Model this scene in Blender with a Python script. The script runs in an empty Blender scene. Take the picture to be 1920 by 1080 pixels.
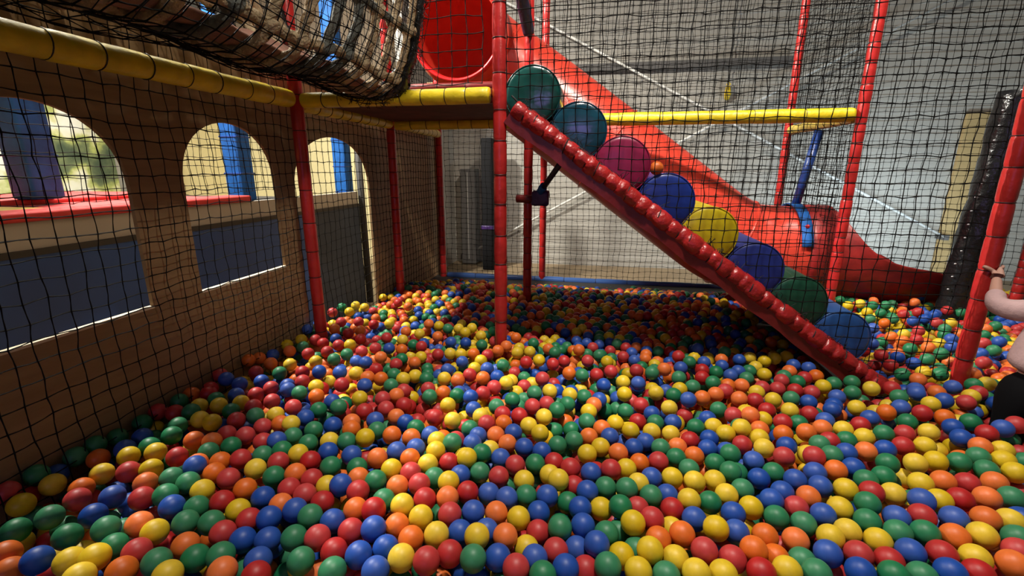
import bpy, bmesh, math, random
import numpy as np
from mathutils import Vector, Matrix, noise

sc = bpy.context.scene
COL = sc.collection
rnd = random.Random(5)
PI = math.pi

# ------------------------------------------------------------------ camera
cam = bpy.data.cameras.new('camera'); camo = bpy.data.objects.new('camera', cam); COL.objects.link(camo)
cam.sensor_width = 36.0; cam.lens = 870/1920*36.0; cam.clip_start = .02; cam.clip_end = 60
yaw, pitch = math.radians(10.7), math.radians(14.4)
camo.location = (0, 0, 1.5)
camo.rotation_euler = (PI/2-pitch, 0, yaw)
sc.camera = camo

# ------------------------------------------------------------------ light and exposure
sc.view_settings.view_transform = 'Standard'; sc.view_settings.look = 'None'
sc.view_settings.exposure = 0.0; sc.view_settings.gamma = 1.0
w = bpy.data.worlds.new('world'); sc.world = w; w.use_nodes = True
w.node_tree.nodes['Background'].inputs[0].default_value = (.9, .85, .8, 1)
w.node_tree.nodes['Background'].inputs[1].default_value = .03

def lamp(name, kind, loc, target, power, color=(1, 1, 1), size=.3, sizey=None, spot=None, blend=.5):
    l = bpy.data.lights.new(name, kind); o = bpy.data.objects.new(name, l); COL.objects.link(o)
    l.energy = power; l.color = color
    if kind == 'AREA':
        l.size = size
        if sizey: l.shape = 'RECTANGLE'; l.size_y = sizey
    else: l.shadow_soft_size = size
    if kind == 'SPOT': l.spot_size = math.radians(spot); l.spot_blend = blend
    o.location = loc
    o.rotation_euler = (Vector(target)-Vector(loc)).to_track_quat('-Z', 'Y').to_euler()
    return o
lamp('hall_lamp', 'SPOT', (-.1, 1.25, 5.4), (.1, 2.35, .5), 960, (1, .93, .82), .16, spot=64, blend=.9)
lamp('front_hall_lamp', 'SPOT', (1.3, 1.5, 5.5), (.35, 4.9, 1.5), 1150, (1, .90, .78), .14, spot=60, blend=.8)
lamp('right_hall_lamp', 'SPOT', (3.2, 3.0, 5.5), (2.7, 3.5, .5), 520, (1, .94, .84), .16, spot=44, blend=.8)
lamp('centre_spot', 'SPOT', (.1, .9, 5.2), (-.12, 1.98, .5), 620, (1, .95, .86), .03, spot=9.5, blend=.35)  # added narrow beam, makes the bright patch on the middle balls
lamp('ceiling_wash', 'AREA', (0.6, .2, 5.9), (0.6, 2.0, 0), 33, (1, .92, .84), 5, 4)  # added soft fill for the whole pit, no fixture of the hall
lamp('wall_lamp', 'AREA', (3.6, 5.6, .45), (3.5, 7.4, 1.3), 60, (.70, .87, 1), 1.8, .5)
lamp('side_hall_lamp', 'SPOT', (2.4, -.9, 4.6), (-1.05, 1.7, 2.55), 430, (1, .92, .80), .10, spot=30, blend=.8)  # added unseen spot that brightens the ropes of the bridge
lamp('violet_lamp', 'AREA', (-.35, -3.7, 2.35), (-.2, 2.6, 1.6), 14, (.45, .28, 1), 1.5, .7)
lamp('trampoline_hall_lamp', 'AREA', (-3.6, 2.7, 4.6), (-1.5, 2.9, .5), 620, (1, .95, .85), .3)
lamp('trampoline_hall_wash', 'AREA', (-4.6, 4.2, 5.6), (-5.5, 4.2, 0), 330, (1, .95, .82), 2.5, 5)

# ------------------------------------------------------------------ helpers
def link(o, parent=None):
    COL.objects.link(o)
    if parent: o.parent = parent
    return o
def tag(o, label=None, cat=None, group=None, kind=None):
    if label: o['label'] = label
    if cat: o['category'] = cat
    if group: o['group'] = group
    if kind: o['kind'] = kind
    return o
def empty(name, loc, label, cat, group=None):
    o = bpy.data.objects.new(name, None); o.location = loc; o.empty_display_size = .1
    link(o); tag(o, label, cat, group); return o
def finish(name, bm, mat, parent=None, smooth=True, angle=None):
    me = bpy.data.meshes.new(name)
    bmesh.ops.recalc_face_normals(bm, faces=bm.faces)
    bm.to_mesh(me); bm.free()
    for m in (mat if isinstance(mat, (list, tuple)) else [mat]): me.materials.append(m)
    if smooth:
        for p in me.polygons: p.use_smooth = True
        if angle: me.set_sharp_from_angle(angle=math.radians(angle))
    o = bpy.data.objects.new(name, me)
    link(o)
    if parent:
        o.parent = parent; o.matrix_parent_inverse = Matrix.Translation(parent.location).inverted()
    return o
def box(bm, x0, x1, y0, y1, z0, z1, bev=0):
    r = bmesh.ops.create_cube(bm, size=1, matrix=Matrix.Translation(((x0+x1)/2, (y0+y1)/2, (z0+z1)/2)) @ Matrix.Diagonal((x1-x0, y1-y0, z1-z0, 1)))
    if bev:
        es = {e for v in r['verts'] for e in v.link_edges}
        bmesh.ops.bevel(bm, geom=list(es), offset=bev, segments=2, affect='EDGES', profile=.6)
def frame(d):
    d = d.normalized(); up = Vector((0, 0, 1)) if abs(d.z) < .9 else Vector((0, 1, 0))
    a = d.cross(up).normalized(); b = a.cross(d).normalized(); return a, b
def sweep(bm, pts, rad, seg=12, cap=True, closed=False, ang=None, wob=0):
    """round tube along pts; rad a number or list"""
    pts = [Vector(p) for p in pts]; n = len(pts)
    rs = rad if isinstance(rad, (list, tuple)) else [rad]*n
    a = None; rings = []
    for i, p in enumerate(pts):
        if closed: d = pts[(i+1) % n]-pts[i-1]
        else: d = pts[min(i+1, n-1)]-pts[max(i-1, 0)]
        d.normalize()
        if a is None: a, b = frame(d)
        else:
            a = (a-d*a.dot(d)).normalized(); b = d.cross(a)*-1
            b = a.cross(d).normalized()
        ring = []
        for k in range(seg):
            t = 2*PI*k/seg; r = rs[i]
            if wob: r *= 1+wob*noise.noise(Vector((p.x*9+math.cos(t)*2, p.y*9+math.sin(t)*2, p.z*9)))
            ring.append(bm.verts.new(p+a*math.cos(t)*r+b*math.sin(t)*r))
        rings.append(ring)
    m = n if closed else n-1
    for i in range(m):
        A, B = rings[i], rings[(i+1) % n]
        for k in range(seg): bm.faces.new((A[k], A[(k+1) % seg], B[(k+1) % seg], B[k]))
    if cap and not closed:
        bm.faces.new(rings[0]); bm.faces.new(rings[-1][::-1])
    return rings

# ------------------------------------------------------------------ materials
def mat(name, color, rough=.5, var=0, scale=8, bump=0, bscale=30, coat=0, spec=.5, metal=0, c2=None, stretch=None, detail=4):
    m = bpy.data.materials.new(name); m.use_nodes = True
    nt = m.node_tree; b = nt.nodes['Principled BSDF']
    b.inputs['Base Color'].default_value = (*color, 1); b.inputs['Roughness'].default_value = rough
    b.inputs['Specular IOR Level'].default_value = spec; b.inputs['Metallic'].default_value = metal
    if coat: b.inputs['Coat Weight'].default_value = coat; b.inputs['Coat Roughness'].default_value = .15
    tc = nt.nodes.new('ShaderNodeTexCoord'); src = tc.outputs['Object']
    if stretch:
        mp = nt.nodes.new('ShaderNodeMapping'); mp.inputs['Scale'].default_value = stretch
        nt.links.new(src, mp.inputs[0]); src = mp.outputs[0]
    if var or c2:
        n = nt.nodes.new('ShaderNodeTexNoise'); n.inputs['Scale'].default_value = scale; n.inputs['Detail'].default_value = detail
        nt.links.new(src, n.inputs['Vector'])
        mx = nt.nodes.new('ShaderNodeMix'); mx.data_type = 'RGBA'
        cc = c2 or tuple(c*(1-var) for c in color)
        mx.inputs['A'].default_value = (*color, 1); mx.inputs['B'].default_value = (*cc, 1)
        rp = nt.nodes.new('ShaderNodeMapRange'); rp.inputs[1].default_value = .35; rp.inputs[2].default_value = .65
        nt.links.new(n.outputs[0], rp.inputs[0]); nt.links.new(rp.outputs[0], mx.inputs['Factor'])
        nt.links.new(mx.outputs['Result'], b.inputs['Base Color'])
    if bump:
        n = nt.nodes.new('ShaderNodeTexNoise'); n.inputs['Scale'].default_value = bscale; n.inputs['Detail'].default_value = 3
        nt.links.new(src, n.inputs['Vector'])
        bp = nt.nodes.new('ShaderNodeBump'); bp.inputs['Strength'].default_value = bump; bp.inputs['Distance'].default_value = .01
        nt.links.new(n.outputs[0], bp.inputs['Height']); nt.links.new(bp.outputs[0], b.inputs['Normal'])
    return m
M = {}
M['rail_red'] = mat('rail_red_vinyl', (.40, .018, .018), .32, .3, 18, .6, 40)
M['red_vinyl'] = mat('red_vinyl', (.50, .022, .02), .34, .25, 14, .35, 22)
M['dark_red_vinyl'] = mat('dark_red_vinyl', (.17, .010, .010), .4, .3, 9, .3, 16)
M['yellow_vinyl'] = mat('yellow_vinyl', (.74, .56, .015), .4, .22, 14, .5, 20)
M['pale_yellow'] = mat('pale_yellow_vinyl', (.66, .52, .10), .5, .3, 14, .5, 20)
M['blue_vinyl'] = mat('blue_vinyl', (.02, .06, .26), .32, .3, 10, .6, 18)
M['bar_blue'] = mat('bar_blue_vinyl', (.008, .022, .09), .28, c2=(.05, .12, .34), scale=1.3, detail=1)
M['post_blue'] = mat('post_blue_vinyl', (.018, .12, .42), .6, .25, 10, .4, 14, spec=.2)
M['slide'] = mat('slide_plastic', (.74, .065, .038), .3, .15, 5, .08, 60, spec=.5)
M['slide_scuffed'] = mat('slide_scuffed_plastic', (.36, .022, .02), .42, .4, 12, .1, 60)  # darker slide red, with the shade at the exit in the colour
M['slide_mouth'] = mat('slide_mouth_plastic', (.60, .012, .014), .35)
M['black'] = mat('black_cord', (.008, .008, .008), .75)
M['tie'] = mat('black_tie', (.012, .011, .01), .5)
M['net'] = mat('net_twine', (.004, .0038, .0035), .8, spec=.15)
M['black_vinyl'] = mat('black_vinyl', (.01, .01, .011), .25, 0, 1, .8, 25)
M['black_matte'] = mat('black_padding', (.008, .008, .009), .7, spec=.15)
M['navy_wrap'] = mat('navy_wrap', (.02, .015, .04), .4, .4, 20, .8, 30)
M['purple_wrap'] = mat('purple_wrap', (.05, .02, .12), .35, .4, 20, .9, 30)
M['ply'] = mat('plywood', (.31, .195, .09), .65, c2=(.25, .15, .068), scale=3, stretch=(1, 1.2, 9), bump=.1)
M['ply_edge'] = mat('plywood_edge', (.70, .60, .42), .7)
M['timber'] = mat('timber', (.42, .27, .12), .6, c2=(.33, .20, .08), scale=6, stretch=(6, 6, .6))
M['tan_board'] = mat('tan_board', (.46, .33, .15), .6, c2=(.40, .28, .12), scale=3)
M['floorm'] = mat('floor_boards', (.30, .22, .13), .5, .2, 3)
M['deck'] = mat('deck_vinyl', (.11, .026, .016), .7, .5, 6, .2, spec=.25)
M['rope'] = mat('rope_fibre', (.55, .42, .25), .85, c2=(.34, .25, .15), scale=30, bump=1.0, bscale=120)
M['rope_dark'] = mat('rope_dark', (.15, .16, .14), .8, .3, 30, .8, 100)
M['rope_green'] = mat('rope_green', (.06, .075, .03), .8, .3, 30, .8, 100)
M['mat_brown'] = mat('bridge_canvas', (.34, .17, .12), .8, .4, 12, .8, 30)
M['blue_panel'] = mat('blue_panel', (.018, .07, .27), .5, c2=(.014, .05, .20), scale=2)
M['navy_panel'] = mat('navy_panel', (.022, .036, .07), .55, .3, 4)
M['grey_panel'] = mat('grey_panel', (.36, .35, .32), .6, .1, 3)
M['pad_red'] = mat('pad_red', (.50, .03, .028), .7, .1, 6)
M['pad_yellow'] = mat('pad_yellow', (.75, .55, .10), .5, .1, 6)
M['cream'] = mat('cream_wall', (.75, .66, .36), .7, .12, 1.2)
M['dark'] = mat('dark_paint', (.03, .028, .026), .7)
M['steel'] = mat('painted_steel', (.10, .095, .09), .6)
M['rod'] = mat('galvanised_rod', (.8, .8, .76), .5)
M['yellow_plastic'] = mat('yellow_plastic', (.8, .55, .02), .4)
M['skin'] = mat('skin', (.46, .25, .19), .5, .08, 10)
M['hair'] = mat('hair', (.10, .05, .025), .5, .4, 40, .5, 60)
M['top'] = mat('pink_top', (.50, .33, .33), .85, .1, 20, .3, 60)
M['leggings'] = mat('black_leggings', (.004, .004, .005), .9, spec=.1)
M['grey_col'] = mat('grey_column', (.30, .27, .22), .7, .15, 3)

# corrugated siding: horizontal ribs in the mesh, painted warm grey
M['siding'] = mat('grey_siding', (.39, .37, .325), .55, .10, 1.4)
M['ceiling'] = mat('dark_ceiling', (.05, .048, .045), .9)

# wall mural: foliage and sky patches
def mural():
    m = bpy.data.materials.new('foliage_mural'); m.use_nodes = True; nt = m.node_tree; b = nt.nodes['Principled BSDF']
    tc = nt.nodes.new('ShaderNodeTexCoord'); n = nt.nodes.new('ShaderNodeTexNoise'); n.inputs['Scale'].default_value = 2.1; n.inputs['Detail'].default_value = 5
    r = nt.nodes.new('ShaderNodeValToRGB'); e = r.color_ramp.elements
    e[0].position = .36; e[0].color = (.06, .09, .05, 1); e[1].position = .66; e[1].color = (.85, .85, .74, 1)
    for p, c in ((.44, (.16, .2, .09, 1)), (.5, (.45, .5, .15, 1)), (.54, (.66, .66, .34, 1)), (.58, (.8, .8, .62, 1))):
        k = e.new(p); k.color = c
    nt.links.new(tc.outputs['Object'], n.inputs['Vector']); nt.links.new(n.outputs[0], r.inputs[0]); nt.links.new(r.outputs[0], b.inputs['Base Color'])
    b.inputs['Roughness'].default_value = .7
    return m
M['mural'] = mural()

BALLC = [(.48, .014, .014), (.010, .19, .07), (.008, .07, .38), (.74, .50, .006), (.78, .15, .008)]   # red green blue yellow orange
BALLN = ['red', 'green', 'blue', 'yellow', 'orange']
def ball_mat(name, color=None):
    m = bpy.data.materials.new(name); m.use_nodes = True; nt = m.node_tree; b = nt.nodes['Principled BSDF']
    b.inputs['Roughness'].default_value = .46; b.inputs['Specular IOR Level'].default_value = .38
    if color:
        oi = nt.nodes.new('ShaderNodeObjectInfo'); src = oi.outputs['Random']
        mx = nt.nodes.new('ShaderNodeMix'); mx.data_type = 'RGBA'
        pale = tuple(.90*c+.03 for c in color)
        deep = tuple(.80*c for c in color)
        mx.inputs['A'].default_value = (*deep, 1); mx.inputs['B'].default_value = (*pale, 1)
        nt.links.new(src, mx.inputs['Factor']); base = mx.outputs['Result']
    else:
        at = nt.nodes.new('ShaderNodeAttribute'); at.attribute_name = 'tint'; base = at.outputs['Color']
    # faint scuffs
    tc = nt.nodes.new('ShaderNodeTexCoord'); n = nt.nodes.new('ShaderNodeTexNoise'); n.inputs['Scale'].default_value = 45; n.inputs['Detail'].default_value = 3
    nt.links.new(tc.outputs['Object'], n.inputs['Vector'])
    mr = nt.nodes.new('ShaderNodeMapRange'); mr.inputs[1].default_value = .3; mr.inputs[2].default_value = .7; mr.inputs[3].default_value = .88; mr.inputs[4].default_value = 1.06
    nt.links.new(n.outputs[0], mr.inputs[0])
    vm = nt.nodes.new('ShaderNodeVectorMath'); vm.operation = 'SCALE'
    nt.links.new(base, vm.inputs[0]); nt.links.new(mr.outputs[0], vm.inputs['Scale']); nt.links.new(vm.outputs[0], b.inputs['Base Color'])
    return m

# ------------------------------------------------------------------ the setting
WX = -1.84                                     # plywood wall plane
def struct(name, bm, m, smooth=False):
    o = finish(name, bm, m, None, smooth); o['kind'] = 'structure'; return o
bm = bmesh.new(); box(bm, -8, 8, -4, 7.5, -.1, 0); struct('floor', bm, M['floorm'])
bm = bmesh.new(); box(bm, -8, 8, -4, 7.5, 6.1, 6.2); struct('ceiling', bm, M['ceiling'])
bm = bmesh.new(); box(bm, -8, 8, -4.1, -4, 0, 6.1); struct('wall_front', bm, M['siding'])
bm = bmesh.new(); box(bm, 8, 8.1, -4, 7.5, 0, 6.1); struct('wall_right', bm, M['siding'])
# back wall with a ribbed profile, plus its cream part in the trampoline hall
bm = bmesh.new(); prev = None; z = 0.; k = 0
while z < 6.1:
    y = 7.4-(.012 if (k//2) % 2 else 0)
    cur = (bm.verts.new((-2.45, y, z)), bm.verts.new((8, y, z)))
    if prev: bm.faces.new((prev[0], prev[1], cur[1], cur[0]))
    prev = cur; z += .012 if k % 2 else .07; k += 1
box(bm, -2.45, 8, 7.42, 7.5, 0, 6.1); struct('wall_back', bm, M['siding'])
bm = bmesh.new(); box(bm, -8, -2.45, 7.3, 7.5, 0, 2.5); struct('wall_trampoline_end', bm, M['cream'])
M['upper_tan'] = mat('upper_wall_tan', (.20, .15, .10), .8, .2, 2)
bm = bmesh.new(); box(bm, -8, -2.45, 7.3, 7.5, 2.5, 6.1); struct('wall_trampoline_upper', bm, M['upper_tan'])
bm = bmesh.new(); box(bm, -6.6, -6.5, -4, 7.3, 2.75, 6.1); struct('wall_left_upper', bm, M['upper_tan'])
bm = bmesh.new(); box(bm, -6.6, -6.5, 5.75, 7.3, 0, 2.75); struct('wall_left', bm, M['cream'])
bm = bmesh.new(); box(bm, -6.6, -6.5, -4, 5.75, 0, 2.75); struct('wall_mural', bm, M['mural'])
# partition between the pit hall and the trampoline hall behind the play frame, and in front of it
bm = bmesh.new(); box(bm, -2.45, -2.35, 5.6, 7.4, 0, 6.1); struct('wall_partition', bm, M['siding'])
bm = bmesh.new(); box(bm, WX, 5.6, -.6, 5.05, .02, .30); struct('floor_pit', bm, M['dark'])  # dark base added under the balls to stop light leaking through
# plywood wall with two arched windows and an arched doorway
def arch_pts(y0, y1, zs, rise, z0, n=20):
    c, h = (y0+y1)/2, (y1-y0)/2
    return [(y0, z0)]+[(c-h*math.cos(PI*i/n), zs+rise*math.sin(PI*i/n)**.9) for i in range(n+1)]+[(y1, z0)]
def ply_wall():
    bm = bmesh.new(); T = .018; ztop = 2.14; n = 20
    spans = [(.96, 1.57, 1.43, .29, .937), (1.82, 2.43, 1.43, .29, .937), (2.60, 3.55, 1.38, .33, .0)]
    def quad(p):
        f = bm.faces.new([bm.verts.new((WX, a, b)) for a, b in p]); return f
    y = -1.0
    for (y0, y1, zs, rise, z0) in spans:
        quad([(y, 0), (y0, 0), (y0, ztop), (y, ztop)])
        if z0 > 0: quad([(y0, 0), (y1, 0), (y1, z0), (y0, z0)])
        P = arch_pts(y0, y1, zs, rise, z0, n)[1:-1]
        for i in range(len(P)-1):
            (a, b), (c, d) = P[i], P[i+1]
            quad([(a, b), (c, d), (c, ztop), (a, ztop)])
        y = y1
    quad([(y, 0), (5.12, 0), (5.12, ztop), (y, ztop)])
    bmesh.ops.remove_doubles(bm, verts=bm.verts, dist=1e-4)
    r = bmesh.ops.extrude_face_region(bm, geom=bm.faces[:])
    bmesh.ops.translate(bm, verts=[v for v in r['geom'] if isinstance(v, bmesh.types.BMVert)], vec=(-T, 0, 0))
    o = struct('wall_plywood', bm, M['ply'])
    bv = bmesh.new()
    return o
ply_wall()
# pale raw sill edges of the two windows
for k, (y0, y1) in enumerate(((.96, 1.57), (1.82, 2.43))):
    bm = bmesh.new(); box(bm, WX-.020, WX+.004, y0, y1, .929, .939)
    struct('trim_%d' % (k+1), bm, M['ply_edge'])
bm = bmesh.new(); box(bm, WX-.06, WX+.02, 5.12, 5.20, 0, 2.4); box(bm, WX-.06, WX+.01, 5.24, 5.30, 0, 2.4); struct('trim_3', bm, M['timber'])

# ------------------------------------------------------------------ nets
def net(name, O, U, V, lu, lv, cell, label, parent=None, keep=None, jit=.006, rad=.0021, sag=.012, seed=0, mapf=None, m=None, group=None, cat='net'):
    """knotted square mesh: O origin, U,V unit directions, lu,lv lengths; keep(p)->bool; mapf(u,v)->point"""
    nu, nv = int(lu/cell)+1, int(lv/cell)+1
    O, U, V = Vector(O), Vector(U), Vector(V); N = U.cross(V).normalized()
    rg = random.Random(seed); P = {}
    for i in range(nu):
        for j in range(nv):
            u, v = i*cell, j*cell
            if mapf: p = mapf(u/lu, v/lv)
            else:
                s = Vector((u*2.3+seed*7.1, v*2.3, 1.7))
                p = O+U*(u+sag*noise.noise(s*.8)+rg.uniform(-jit, jit))+V*(v+sag*noise.noise(s*.8+Vector((9, 3, 1)))+rg.uniform(-jit, jit))+N*(sag*1.6*noise.noise(s+Vector((0, 0, 5))))
            if keep is None or keep(p): P[i, j] = p
    vs = []; fs = []
    def strand(a, b):
        d = b-a
        if d.length < 1e-6: return
        x, y = frame(d); x *= rad; y *= rad; k = len(vs)
        mid = (a+b)/2+N*rg.uniform(-.003, .003)+V*rg.uniform(-.002, .002)
        for q, s in ((a, 1.25), (mid, .85), (b, 1.25)):
            vs.extend((q+x*s, q+y*s, q-x*s, q-y*s))
        for h in (0, 4):
            for t in range(4): fs.append((k+h+t, k+h+(t+1) % 4, k+h+4+(t+1) % 4, k+h+4+t))
    def knot(p):
        k = len(vs); s = rad*2.1
        for d in ((s, 0, 0), (-s, 0, 0), (0, s, 0), (0, -s, 0), (0, 0, s), (0, 0, -s)): vs.append(p+Vector(d))
        for a, b, c in ((0, 2, 4), (2, 1, 4), (1, 3, 4), (3, 0, 4), (2, 0, 5), (1, 2, 5), (3, 1, 5), (0, 3, 5)): fs.append((k+a, k+b, k+c))
    for (i, j), p in P.items():
        knot(p)
        if (i+1, j) in P: strand(p, P[i+1, j])
        if (i, j+1) in P: strand(p, P[i, j+1])
    me = bpy.data.meshes.new(name); me.from_pydata([tuple(v) for v in vs], [], fs); me.materials.append(m or M['net'])
    o = bpy.data.objects.new(name, me); link(o)
    if parent: o.parent = parent; o.matrix_parent_inverse = Matrix.Translation(parent.location).inverted()
    else: tag(o, label, cat, group)
    return o

# ------------------------------------------------------------------ padded posts and beams
def padded(name, a, b, r, m, label, cat, group=None, pitch_=.155, pinch=.86, tie=True, tiem=None, flat=1.0, ties_visible=True, seed=1):
    """foam-padded pole from a to b: padding pinched where cable ties pull it in; each tie a part"""
    a, b = Vector(a), Vector(b); L = (b-a).length; d = (b-a)/L
    t = empty(name, a, label, cat, group)
    rg = random.Random(seed)
    bm = bmesh.new(); pts = []; rs = []
    n = max(1, round(L/pitch_)); cuts = [k*L/n+(rg.uniform(-.012, .012) if 0 < k < n else 0) for k in range(n+1)]
    for k in range(n):
        l = cuts[k+1]-cuts[k]; rk = r*rg.uniform(.96, 1.04)
        for f, q in ((0, pinch), (.05, pinch+.35*(1-pinch)), (.12, 1-.15*(1-pinch)), (.5, 1.0), (.88, 1-.15*(1-pinch)), (.95, pinch+.35*(1-pinch))):
            pts.append(a+d*(cuts[k]+l*f)); rs.append(rk*q)
    pts.append(b); rs.append(r*pinch)
    sweep(bm, pts, rs, 20, wob=.04)
    finish('foam_padding', bm, m, t)
    if tie:
        x, y = frame(d); first = None
        for c in cuts[1:-1]:
            p = a+d*c
            if first is None:
                bm = bmesh.new(); rr = r*pinch+.0012
                sweep(bm, [p+(x*math.cos(2*PI*k/20)+y*math.sin(2*PI*k/20))*rr for k in range(20)], .0024, 6, closed=True)
                first = finish('cable_tie', bm, tiem or M['tie'], t); p0 = p
            else:
                o = first.copy(); o.location = first.location+(p-p0); COL.objects.link(o)
    return t

# ------------------------------------------------------------------ play frame: red posts
ZB = 1.868                                     # height of the deck-level beams
POSTS = [
 ((-1.70, 2.5), 0, 3.6, .036, 'red padded post beside the arched doorway, against the plywood wall', .17),
 ((-1.72, 3.75), 0, 3.6, .036, 'dark red padded post right of the arched doorway, at the rear corner of the deck', .105),
 ((-1.75, 5.0), 0, 3.6, .036, 'thin red padded post in the far left back corner of the pit', .11),
 ((-.537, 2.5), 0, 3.6, .036, 'red padded post at the centre, where the roller ramp meets the deck', .165),
 ((-.578, 3.75), 0, 3.6, .036, 'red padded post just behind the roller ramp, holding the purple clamp', .14),
 ((-.605, 5.0), 0, 3.6, .036, 'thin red padded post at the back net, its top seen above the slide', .14),
 ((1.725, 3.75), 0, 3.6, .036, 'red padded post in front of the slide exit, where the long yellow beam ends', .13),
 ((1.70, 5.0), 0, 3.6, .036, 'red padded post behind the slide, at the rear end of the short yellow beam', .13),
 ((1.792, 2.5), 0, 3.6, .037, 'dark red padded post at the right that the child is holding', .15),
 ((2.90, 3.75), 0, 3.6, .036, 'red padded post at the far right edge, behind the child', .06),
]
for i, ((x, y), z0, z1, r, lab, pt) in enumerate(POSTS):
    padded('padded_post', (x, y, z0), (x, y, z1), r, M['red_vinyl'], lab, 'post', 'red padded posts of the play frame', pt, .90 if i != 0 else .95, seed=i+3)

# yellow beams
G = 'yellow padded beams of the play frame'
padded('padded_beam', (-1.71, -.4, ZB+.005), (-1.71, 2.45, ZB+.005), .047, M['yellow_vinyl'], 'long yellow padded beam running along the top of the plywood wall', 'beam', G, .17, .95, seed=21)
padded('padded_beam', (-1.655, 2.5, ZB), (-.59, 2.5, ZB), .040, M['yellow_vinyl'], 'bright yellow padded beam along the front edge of the deck, left of the central post', 'beam', G, .115, .95, seed=22)
padded('padded_beam', (-1.71, 2.55, ZB-.012), (-1.71, 3.70, ZB-.012), .042, M['yellow_vinyl'], 'yellow padded beam above the arched doorway under the deck', 'beam', G, .13, .95, seed=23)
padded('padded_beam', (-1.67, 3.75, ZB-.02), (-.63, 3.75, ZB-.02), .042, M['yellow_vinyl'], 'shaded yellow padded beam under the rear edge of the deck', 'beam', G, .13, .95, seed=24)
padded('padded_beam', (-1.72, 3.80, ZB-.01), (-1.74, 4.95, ZB-.01), .038, M['pale_yellow'], 'pale yellow padded beam running back to the far left corner post', 'beam', G, .13, .93, seed=25)
padded('padded_beam', (-.52, 3.75, ZB-.01), (1.67, 3.75, ZB-.01), .046, M['yellow_vinyl'], 'long bright yellow padded beam crossing in front of the red slide', 'beam', G, .30, .97, seed=26)
padded('padded_beam', (1.71, 3.82, ZB-.02), (1.71, 4.95, ZB-.02), .04, M['pale_yellow'], 'short pale yellow padded beam between the two posts at the slide exit', 'beam', G, .12, .92, seed=27)
padded('padded_beam', (-1.50, 3.70, 2.11), (-.60, 3.70, 2.11), .034, M['dark_red_vinyl'], 'dark red padded bar under the round slide mouth', 'beam', None, .2, .93, seed=28)
padded('padded_beam', (-1.70, 5.0, .315), (1.66, 5.0, .300), .036, M['bar_blue'], 'dark blue padded bar low along the back net, just above the balls', 'beam', None, .35, .92, seed=29)
padded('padded_beam', (2.98, 3.75, .60), (4.4, 3.75, .60), .07, M['navy_wrap'], 'navy padded bar at the far right edge behind the child', 'beam', None, .18, .9, seed=30)
padded('diagonal_pad', (-.575, 3.70, 2.46), (-.64, 3.05, 3.05), .045, M['navy_wrap'], 'dark navy padded diagonal bar above the first green roller', 'bar', None, .4, .93, seed=31)

# deck
t = empty('deck', (-1.13, 3.12, 1.80), 'dark red vinyl covered deck carried on yellow beams, under the slide mouth', 'platform')
bm = bmesh.new(); box(bm, -1.68, -.58, 2.53, 3.72, 1.868, 1.908, .012); finish('deck_board', bm, M['deck'], t, False)
bm = bmesh.new(); box(bm, -1.66, -.58, 2.545, 2.575, 1.835, 1.868, .008); finish('edge_trim', bm, M['dark_red_vinyl'], t, False)

# ------------------------------------------------------------------ roller ramp
X0, Z0, X1, Z1 = -.46, 1.803, 1.46, .409
dx, dz = X1-X0, Z1-Z0; LL = math.hypot(dx, dz); ang = math.atan2(-dz, dx)
t = empty('roller_ramp', (X1, 2.5, Z1), 'red padded climbing ramp sloping down from the deck into the balls', 'ramp')
def pad_rail(y, nm):
    bm = bmesh.new(); pts = []; rs = []; n = 36; rg = random.Random(3)
    for k in range(n):
        rk = .046*rg.uniform(.94, 1.07)
        for f, q in ((0, .88), (.12, .97), (.5, 1), (.88, .97)):
            s = (k+f)/n; pts.append(Vector((X0+dx*s, y+.004*math.sin(k*2.1), Z0+dz*s))); rs.append(rk*q)
    pts.append(Vector((X1, y, Z1))); rs.append(.04)
    sweep(bm, pts, rs, 18, wob=.2); return finish(nm, bm, M['rail_red'], t)
pad_rail(2.5, 'rail_pad'); pad_rail(3.72, 'rail_pad')
d = Vector((dx, 0, dz)).normalized(); xx, yy = Vector((0, 1, 0)), Vector((0, 1, 0)).cross(d); p0 = None
for k in range(1, 36):
    s = k/36; p = Vector((X0+dx*s, 2.5+.004*math.sin(k*2.1), Z0+dz*s))
    if p0 is None:
        bm = bmesh.new(); sweep(bm, [p+(xx*math.cos(a*PI/10)+yy*math.sin(a*PI/10)+d*.25*math.sin(a*PI/10))*.0405 for a in range(20)], .0032, 5, closed=True)
        first = finish('net_lashing', bm, M['black'], t); p0 = p
    else:
        o = first.copy(); o.location = first.location+(p-p0); COL.objects.link(o)
def slab(y0, y1, o0, o1, m, nm, sub=1):
    """board parallel to the rail between offsets o0..o1 below it"""
    bm = bmesh.new(); nrm = Vector((dz, 0, -dx)).normalized()      # points down-left, away from the rollers
    if nrm.z > 0: nrm = -nrm
    n = 24; rows = []
    for k in range(n+1):
        s = k/n; c = Vector((X0+dx*s, 0, Z0+dz*s)); wv = .005*math.sin(k*1.7)
        rows.append([bm.verts.new((q.x, yv, q.z)) for q, yv in ((c+nrm*o0, y0+wv*.5), (c+nrm*o0, y1), (c+nrm*(o1+wv), y1), (c+nrm*(o1+wv), y0+wv))])
    for k in range(n):
        for h in range(4): bm.faces.new((rows[k][h], rows[k][(h+1) % 4], rows[k+1][(h+1) % 4], rows[k+1][h]))
    bm.faces.new(rows[0]); bm.faces.new(rows[-1])
    return finish(nm, bm, m, t, True, 40)
slab(2.475, 2.535, .0, .088, M['dark_red_vinyl'], 'side_pad')
slab(3.69, 3.74, .0, .088, M['dark_red_vinyl'], 'side_pad')
slab(2.53, 3.70, .035, .075, M['dark_red_vinyl'], 'ramp_board')
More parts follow.
